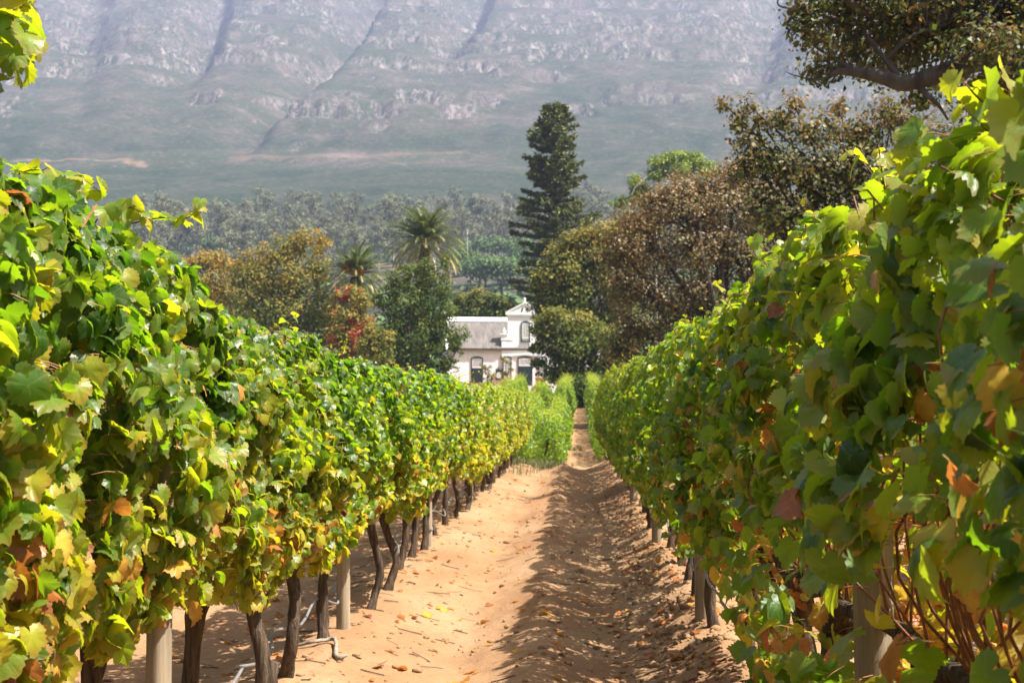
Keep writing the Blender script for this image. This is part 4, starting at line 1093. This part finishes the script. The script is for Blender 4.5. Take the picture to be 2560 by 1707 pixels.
def pineh(P, t, r): return np.clip(.62 + .08 * r.normal(0, 1, len(P)), .3, .8)
make_tree('pine_tree', 'bright green round topped pine rising behind the russet oak', 'tree', 185.0, 1640,
    [(1590, 455, 24, 14), (1560, 505, 30, 13), (1600, 480, 22, 18), (1612, 500, 22, 20), (1650, 405, 28, 16), (1690, 392, 32, 14), (1735, 400, 32, 18), (1700, 425, 46, 22), (1640, 435, 24, 18), (1765, 425, 30, 26), (1620, 560, 30, 20)], 11000, .32, pineh, M['pine_bright'], 46, fork_py=560, r0=.35, per=24, cl=.24, shell=.55, bark='bark_pale')
def lfh(P, t, r): return np.clip(.50 + .30 * np.clip(t, 0, 1.1) ** 1.3 + .08 * r.normal(0, 1, len(P)), 0, .83)
make_tree('tree', 'tall rounded tree turning from green to bronze left of the palms', 'tree', 121.0, 720,
    [(795, 610, 24, 34), (765, 600, 36, 30), (720, 620, 46, 36), (670, 640, 46, 34), (625, 655, 40, 32), (600, 690, 44, 40), (660, 700, 70, 50), (740, 690, 70, 60), (795, 680, 26, 40), (640, 770, 70, 60), (720, 780, 80, 70), (800, 780, 50, 60), (600, 830, 50, 50), (690, 860, 70, 50), (780, 850, 60, 50)], 17000, .29, lfh, M['tree'], 47, r0=.45, per=22, cl=.28, shell=.6)
def orh(P, t, r): return np.clip(.74 + .08 * np.clip(t, 0, 1) + .06 * r.normal(0, 1, len(P)), 0, .86)
make_tree('tree', 'low golden brown tree at the far left of the garden', 'tree', 128.0, 490,
    [(410, 675, 30, 22), (450, 665, 34, 22), (490, 655, 28, 22), (530, 655, 34, 28), (570, 670, 28, 30), (430, 710, 50, 40), (510, 710, 60, 44), (560, 740, 50, 44), (460, 770, 60, 50), (380, 720, 26, 30), (540, 810, 60, 50)], 11000, .29, orh, M['tree'], 48, r0=.35, per=22, cl=.27, shell=.6)
def redh(P, t, r): return np.clip(np.where(noise3(P * .9, 33) > .12, .93, .70) + .08 * r.normal(0, 1, len(P)), .3, 1)
make_tree('red_shrub', 'tall shrub flushed with red and orange leaves under the short palm', 'shrub', 113.0, 862,
    [(850, 745, 22, 20), (880, 735, 26, 20), (905, 760, 26, 24), (835, 790, 24, 30), (870, 790, 40, 34), (915, 805, 24, 26), (850, 840, 36, 34), (895, 845, 36, 34), (870, 890, 46, 34)], 8500, .24, redh, M['tree'], 49, r0=.12, per=20, cl=.24, shell=.7)
def lgh(P, t, r): return np.clip(.62 + .07 * r.normal(0, 1, len(P)), .3, .8)
make_tree('green_shrub', 'light yellow green shrub between the red shrub and the dark tree', 'shrub', 110.0, 945,
    [(935, 835, 22, 20), (962, 850, 20, 24), (920, 865, 26, 26), (950, 885, 32, 24)], 3600, .24, lgh, M['tree'], 50, r0=.08, per=20, cl=.22)
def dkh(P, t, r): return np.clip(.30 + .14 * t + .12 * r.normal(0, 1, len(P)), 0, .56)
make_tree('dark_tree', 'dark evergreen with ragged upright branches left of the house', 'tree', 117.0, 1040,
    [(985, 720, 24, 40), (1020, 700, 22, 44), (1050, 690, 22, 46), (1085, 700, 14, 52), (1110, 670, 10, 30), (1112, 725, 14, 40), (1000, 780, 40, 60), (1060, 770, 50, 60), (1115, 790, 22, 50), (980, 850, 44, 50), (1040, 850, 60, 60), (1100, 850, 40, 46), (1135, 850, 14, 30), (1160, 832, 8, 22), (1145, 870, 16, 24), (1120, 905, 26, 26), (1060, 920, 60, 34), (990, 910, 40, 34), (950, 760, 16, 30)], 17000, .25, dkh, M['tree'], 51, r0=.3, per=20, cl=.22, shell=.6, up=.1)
def bkh(P, t, r): return np.clip(.30 + .22 * t + .10 * r.normal(0, 1, len(P)), 0, .7)
make_tree('tree', 'rounded dark green tree showing above the thatched roof', 'tree', 163.0, 1215,
    [(1160, 755, 24, 20), (1195, 745, 28, 20), (1232, 752, 26, 18), (1262, 765, 24, 18), (1180, 780, 34, 22), (1240, 785, 34, 20), (1290, 780, 24, 18), (1140, 785, 24, 24)], 7000, .36, bkh, M['tree'], 52, r0=.3, per=20, cl=.26)
make_tree('hedge', 'dark clipped hedge under the trees at the end of the path', 'hedge', 100.0, 1530,
    [(1425, 956, 26, 14), (1455, 955, 26, 16), (1490, 950, 34, 18), (1540, 950, 34, 18), (1590, 948, 34, 20), (1640, 946, 34, 20), (1690, 944, 34, 20)], 5500, .20, lambda P, t, r: np.clip(.10 + .08 * r.normal(0, 1, len(P)), 0, .4), M['tree'], 53, r0=.05, per=20, cl=.2)
make_tree('shade_clump', 'dark leafy clump added as the tree shade closing the far end of the path', 'shrub', 82.0, 1455,  # added dark leaves stand for the shade that ends the lit path
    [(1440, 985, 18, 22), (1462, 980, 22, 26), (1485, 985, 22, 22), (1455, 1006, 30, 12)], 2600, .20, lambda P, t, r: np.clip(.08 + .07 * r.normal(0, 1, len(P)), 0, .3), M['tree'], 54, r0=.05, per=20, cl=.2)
def pot_plant(name, p, n, size, s, label, seed, hue0):
    rng = np.random.default_rng(seed)
    t = thing(name, p, label, 'plant')
    bl = [(rng.normal(0, .35) * s, rng.normal(0, .3) * s, (.5 + .28 * k) * s, .26 * s, .26 * s, .16 * s) for k in range(6)]
    crown('foliage', bl, n, size, lambda P, r: np.clip(hue0 + .08 * r.normal(0, 1, len(P)), 0, .8), rng, M['tree'], t, 10, .2)
    tb = Tubes()
    for b in bl: tb.add(smooth_path([(0, 0, 0), (b[0] * .4, b[1] * .4, b[2] * .6), b[:3]], 7), .022, 5)
    tb.build('stem', M['bark'], t)
pot_plant('potted_plant', p2 + np.array([0, 0, .55]), 240, .22, 1.1, 'leafy plant with spreading fronds in the left terracotta pot', 61, .62)
pot_plant('garden_shrub', np.array([at(1232, 950, 131)[0], 131, HB[2] - 1.1]), 420, .22, 1.5, 'light green shrub in front of the house left of the round board', 62, .55)

# Norfolk pine: whorls of level branches
rng = np.random.default_rng(71)
Yn = 166.0
b0 = at(1385, 980, Yn); b0 = np.array([b0[0], Yn, float(land_z(b0[0], Yn))])
np_t = thing('norfolk_pine', b0, 'tall dark conifer with tiered level branches behind the house', 'tree')
sc = Yn / FPX
top = at(1380, 262, Yn)[2] - b0[2]
prof_w = [(262, 4), (275, 22), (300, 44), (330, 56), (345, 66), (385, 70), (430, 82), (440, 74), (470, 62), (510, 84), (545, 100), (575, 112), (600, 100), (640, 106), (680, 100), (720, 104), (760, 96), (800, 80), (900, 70)]
hz_n = np.array([at(1380, p[0], Yn)[2] - b0[2] for p in prof_w])[::-1]; hw_n = np.maximum(.25, np.array([p[1] for p in prof_w], float)[::-1] * sc - .05)
P_, N_, T_, S_, Hh = [], [], [], [], []
tb = Tubes(); tb.add([(0, 0, -.5), (0, 0, top * .5), (0.1, 0, top - .3)], [.62, .36, .05], 10, .05, rng)
z = 5.0
while z < top - .4:
    frac = z / top
    wv = np.interp(z, hz_n, hw_n)
    nb = 7 if frac < .85 else 6
    a0 = rng.uniform(0, 6.28)
    for k in range(nb):
        a = a0 + k * 6.283 / nb + rng.normal(0, .12); L = wv * rng.uniform(.66, 1.18)
        if rng.uniform() < .10: L *= .5
        dv = np.array([math.cos(a), math.sin(a), 0])
        rise = .28 if frac > .8 else (.04 if frac > .5 else -.06)
        C = smooth_path([(0, 0, z), dv * L * .5 + [0, 0, z + L * rise * .5 - .02 * L], dv * L + [0, 0, z + L * rise + .05 * L]], 8)
        tb.add(C, np.linspace(.10 * (1 - frac) + .03, .02, 8), 5)
        m = int(24 + L * 28)
        tt = np.sqrt(rng.uniform(.06, 1, m)); Q = np.stack([np.interp(tt, np.linspace(0, 1, 8), C[:, i]) for i in range(3)], -1)
        lat = np.array([-dv[1], dv[0], 0]); sp = rng.normal(0, 1, m) * (.12 + .16 * L * (1.05 - tt) ** .6 * .45)
        Q = Q + lat * sp[:, None] + np.column_stack([np.zeros(m), np.zeros(m), rng.normal(0, .09, m) + .12])
        P_.append(Q); N_.append(rng.normal(0, .6, (m, 3)) + [0, 0, .7]); T_.append(dv * .8 + lat * np.sign(sp)[:, None] * .7 + rng.normal(0, .35, (m, 3)) + [0, 0, .35])
        S_.append(rng.uniform(.45, .85, m)); Hh.append(np.clip(.40 + .25 * frac + .16 * rng.normal(0, 1, m), 0, 1))
    z += np.interp(frac, [0, .6, 1], [1.15, 1.0, .62]) * rng.uniform(.85, 1.15)
lv = Leaves([quad_template(None, f, w_) for f, w_ in ((.2, .16), (-.1, .20), (.3, .13))])
lv.add(np.concatenate(P_), np.concatenate(N_), np.concatenate(T_), np.concatenate(S_), np.concatenate(Hh), rng)
lv.build('crown', M['needle'], np_t); tb.build('trunk', M['bark'], np_t)

# date palms
def palm(px, py, Y, R, label, seed, fruit=False, nf=92):
    rng = np.random.default_rng(seed)
    c = at(px, py, Y); b = np.array([c[0], Y, float(land_z(c[0], Y))])
    t = thing('date_palm', b, label, 'palm tree')
    h = c[2] - b[2]
    tb = Tubes(); zz = np.linspace(-.4, h, 40)
    tb.add(np.stack([zz * 0, zz * 0, zz], -1), np.interp(zz / h, [0, .85, .95, 1], [.42, .38, .55, .40]), 12, .10, rng); tb.build('trunk', M['bark'], t)
    V, F, C, o = [], [], [], 0
    for k in range(nf):
        el = math.radians(np.interp(k, [0, nf * .35, nf * .75, nf], [84, 48, 8, -38]) + rng.normal(0, 5)); a = k * 2.39996 + rng.normal(0, .1)
        L = R * rng.uniform(.88, 1.08) * (0.92 if el > 1 else 1)
        dv = np.array([math.cos(a), math.sin(a), 0]); n = 16; s = np.linspace(0, 1, n)
        e = el - (0.85 + .35 * math.cos(el)) * s ** 1.5
        st_ = np.column_stack([np.cos(e)[:, None] * dv[None, :2], np.sin(e)]) * (L / n)
        C_ = np.array([0, 0, h]) + np.cumsum(st_, 0); lat = np.array([-dv[1], dv[0], 0])
        dead = k > nf * .88
        hue = np.clip((.92 if dead else .30 + .30 * (k > nf * .6)) + .10 * rng.normal(), 0, 1)
        m = 38; ss = np.linspace(.12, 1, m)
        Q = np.stack([np.interp(ss, s, C_[:, i]) for i in range(3)], -1); D = unit(np.stack([np.interp(ss, s, st_[:, i]) for i in range(3)], -1))
        ll = R * .17 * np.sin(np.pi * np.clip(ss * .86 + .12, 0, 1)) ** .7
        for sd in (-1, 1):
            tipd = unit(D * .75 + lat * sd * .8 + np.array([0, 0, .18]) + rng.normal(0, .10, (m, 3))); T2 = Q + tipd * ll[:, None] - np.array([0, 0, .12]) * ll[:, None]
            wv = unit(np.cross(tipd, np.array([0, 0, 1.0]))) * .035 * (R / 3)
            q = np.stack([Q - wv * .6, (Q + T2) / 2 + wv, T2, (Q + T2) / 2 - wv], 1).reshape(-1, 3)
            V.append(q); F.append(o + np.arange(m)[:, None] * 4 + np.array([[0, 1, 2, 3]])); o += 4 * m
            C.append(np.tile([hue, 0, rng.uniform(), 1], (4 * m, 1)))
        up = np.array([0, 0, .04]); q = np.concatenate([C_ - lat * .05, C_ + lat * .05 + up * .2]); V.append(q)
        F.append(o + np.stack([np.arange(n - 1), np.arange(1, n), n + np.arange(1, n), n + np.arange(n - 1)], -1)); o += 2 * n
        C.append(np.tile([min(1, hue + .25), 0, .5, 1], (2 * n, 1)))
    mesh_np('fronds', np.concatenate(V), [np.concatenate(F)], M['palm'], t, {'leaf': np.concatenate(C)}, smooth=False)
    if fruit:
        for (fx, fy, fr) in fruit:
            cc_ = at(fx, fy, Y - .9) - b
            q = MB()
            for j in range(70):
                d_ = unit(rng.normal(0, 1, 3)) * rng.uniform(.4, 1) ** .5 * np.array([fr, fr, fr * 1.3]); r_ = rng.uniform(.05, .09)
                q.lathe(cc_ + d_, [(.005, -r_), (r_, -r_ * .3), (r_, r_ * .3), (.005, r_)], 5)
            for j in range(6): 
                pass
            q.build('fruit_cluster', M['fruit'], t, True)
            s_ = Tubes(); s_.add(smooth_path([(0, 0, h + .1), (cc_ * .5 + np.array([0, 0, h * .5 + .35])), cc_], 8), .035, 5); s_.build('fruit_stalk', M['fruit'], t)
palm(1062, 612, 126.0, 4.3, 'taller date palm rising behind the ragged dark evergreen', 81)
palm(890, 692, 119.0, 3.4, 'shorter date palm with bright orange fruit above the red shrub', 82, [(864, 672, .36), (903, 682, .34), (884, 680, .22)])

# ------------------------------------------------------------------ trees on the hill
def local_tree(name, lobes, n, size, hue, mat, seed, h, r0, cat, label, group, bark='bark_pale', per=14, cl=.45, tmpl=ROUND):
    rng = np.random.default_rng(seed)
    t = thing(name, (0, 0, 0), label, cat, group)
    crown('crown', lobes, n, size, lambda P, r: np.clip(hue + .14 * r.normal(0, 1, len(P)), 0, 1), rng, mat, t, per, cl, .5, tmpl, .5)
    tb = Tubes(); limb_net(tb, (0, 0, -1), (rng.normal(0, .4), 0, h), lobes, rng, r0, twigs=None); tb.build('trunk', M[bark], t)
    return t
SP_L = 'umbrella pine with a flat green crown on the slope behind the house'
EU_L = 'tall grey green gum tree with a pale trunk in the belt across the hill foot'
SP_G, EU_G = 'umbrella pines on the lower slope', 'gum trees in the belt at the foot of the mountain'
sp_, eu_ = [], []
for k in range(3):
    rg = np.random.default_rng(200 + k)
    sp_.append(local_tree('umbrella_pine', [(rg.normal(0, 2.6), rg.normal(0, 2.4), 7.5 + rg.normal(0, .5), 2.8, 2.8, 1.2) for _ in range(6)], 2200, .60, .60, M['pine_far'], 200 + k, 5.5, .28, 'tree', SP_L, SP_G, 'bark'))
for k in range(5):
    rg = np.random.default_rng(220 + k)
    hh = 25 + 2.5 * rg.normal()
    eu_.append(local_tree('gum_tree', [(rg.normal(0, 2.0), rg.normal(0, 2.0), hh * f_ + rg.normal(0, .6), 3.0, 3.0, 2.6) for f_ in (.40, .50, .58, .66, .74, .82, .90, .96, .78, .62)], 2300, .66, .60, M['far'], 220 + k, hh * .6, .32, 'tree', EU_L, EU_G, 'bark_pale', cl=.38))
rng = np.random.default_rng(9)
def place(protos, used, i, x, y, sc_, label=None):
    z = float(land_z(x, y)) - .3
    if used[i] == 0:
        o = protos[i]; o.location = (float(x), float(y), z); o.rotation_euler = (0, 0, rng.uniform(0, 6.28)); o.scale = (sc_, sc_, sc_ * rng.uniform(.9, 1.1)); used[i] = 1
    else:
        o = copy_thing(protos[i], (x, y, z), label, rng.uniform(0, 6.28), (sc_, sc_, sc_ * rng.uniform(.88, 1.12)))
    return o
u_ = [0, 0, 0]
cnt = 0
spots = [(1190, 668), (1240, 672), (1215, 712), (1262, 706), (1175, 705), (1285, 668), (1230, 640), (1195, 735), (1255, 738), (1160, 690), (1275, 640), (1300, 700), (1180, 640)] + [(905, 628), (955, 625), (830, 640), (875, 655), (925, 650), (1120, 640), (1140, 668)] + [(1560, 560), (600, 640), (520, 650), (470, 640), (430, 655)]
for px, py in spots:
    x, y = hill_point(px, py)
    place(sp_, u_, cnt % 3, x, y, rng.uniform(.95, 1.4)); cnt += 1
u_ = [0] * 5; cnt = 0
for row, (Y0, npx) in enumerate(((560, 36), (625, 44), (690, 42), (760, 38))):
    for px in np.linspace(330, 1760, npx):
        p_ = px + rng.normal(0, 14); Yy = Y0 + rng.normal(0, 18) + .02 * (px - 900)
        if 1120 < p_ < 1300 and row == 0: continue
        if p_ < 560 and row == 0: continue
        place(eu_, u_, cnt % 5, ray(p_, 700)[0] * Yy, Yy, rng.uniform(.72, 1.05) * (1.0 if row else .85)); cnt += 1
# bare pale trunk standing out of the belt
t = Tubes(); x, y = ray(1168, 700)[0] * 545, 545.0
hh = 17.0
t.add([(0, 0, -1), (.1, 0, hh * .5), (.0, 0, hh)], [.26, .2, .07], 7)
for a, z_ in ((.5, .55), (2.2, .65), (3.6, .72), (5.0, .8), (1.2, .88)):
    t.add(smooth_path([(0, 0, hh * z_), (math.cos(a) * 1.1, math.sin(a) * 1.1, hh * z_ + 1.2), (math.cos(a) * 1.7, math.sin(a) * 1.7, hh * z_ + 3.0)], 6), np.linspace(.08, .03, 6), 5)
o = t.build('dead_tree', M['bark_pale'], loc=(x, y, float(land_z(x, y)))); tag(o, 'bare whitish dead tree standing in the gum belt', 'tree')
# scrub over the slopes
rng = np.random.default_rng(15)
def bushes(name, label, n, region, size, hue0, mat):
    X, Y, k = [], [], 0
    while sum(len(a) for a in X) < n:
        yy = region[0] * np.exp(rng.uniform(0, 1, 20000) * math.log(region[1] / region[0])); xx = rng.uniform(-.46, .36, 20000) * yy
        zz = land_z(xx, yy); el = (zz - EYE) / yy + .004 * fbm(xx / 90, yy / 200, 3, 91)
        ok = region[2](xx, yy, el) > rng.uniform(0, 1, 20000)
        X.append(xx[ok]); Y.append(yy[ok])
    X = np.concatenate(X)[:n]; Y = np.concatenate(Y)[:n]; Z = land_z(X, Y)
    per = 9
    s = size(Y) * rng.uniform(.5, 1.3, n)
    d = unit(rng.normal(0, 1, (n * per, 3))); d[:, 2] = np.abs(d[:, 2]) * .7
    kk = np.repeat(np.arange(n), per)
    P = np.stack([X, Y, Z], -1)[kk] + d * s[kk][:, None] * .55 + np.array([0, 0, .1]) * s[kk][:, None]
    lv = Leaves(ROUND)
    lv.add(P, d * .45 + rng.normal(0, .25, d.shape) + np.array([.1, -.15, .9]), rng.normal(0, 1, d.shape), s[kk] * .85, np.clip(np.repeat(hue0 + .13 * rng.normal(0, 1, n), per) + .08 * rng.normal(0, 1, n * per), 0, 1), rng)
    tag(lv.build(name, mat), label, None, None, 'stuff')
def reg_plant(x, y, el): return (el > .098) * (el < .170) * (.35 + .65 * sstep(-.25, .15, fbm(x / 70, y / 160, 3, 92)))
0 and bushes('scrub', 'dark green plantation and scrub across the lower mountain slope', 14000, (640, 1420, reg_plant), lambda y: 2.5 + 0 * y, .45, M['scrub'])
def reg_up(x, y, el): return (el > .168) * sstep(0.0, .4, fbm(x / 110, y / 240, 4, 83)) * (1 - .8 * sstep(.22, .27, el)) * .8 + .06
0 and bushes('scrub', 'sparse bushes dotted over the upper mountain slope', 3000, (1250, 2400, reg_up), lambda y: 3.4 + 0 * y, .6, M['scrub'])
def reg_low(x, y, el): return .25 + .75 * sstep(-.1, .25, fbm(x / 40, y / 60, 3, 94))
bushes('undergrowth', 'tangled green undergrowth between the umbrella pines and gums', 4200, (190, 660, reg_low), lambda y: 2.6 + 0 * y, .52, M['pine_far'])

# ------------------------------------------------------------------ haze
hb = MB(); top_h = float(TZ.max()) + 20
hb.box(-2600, 2600, -140, 3700, -3.0, top_h)
hm, n_, out = new_mat('haze_air')
pv = n_.nodes.new('ShaderNodeVolumePrincipled')
pv.inputs['Color'].default_value = (0.315, 0.37, 0.545, 1)
pv.inputs['Density'].default_value = 0.00025
pv.inputs['Anisotropy'].default_value = 0.1
n_.links.new(pv.outputs[0], out.inputs['Volume'])
ho = hb.build('haze', hm); tag(ho, 'pale bluish summer haze veiling the mountain', None, None, 'stuff')
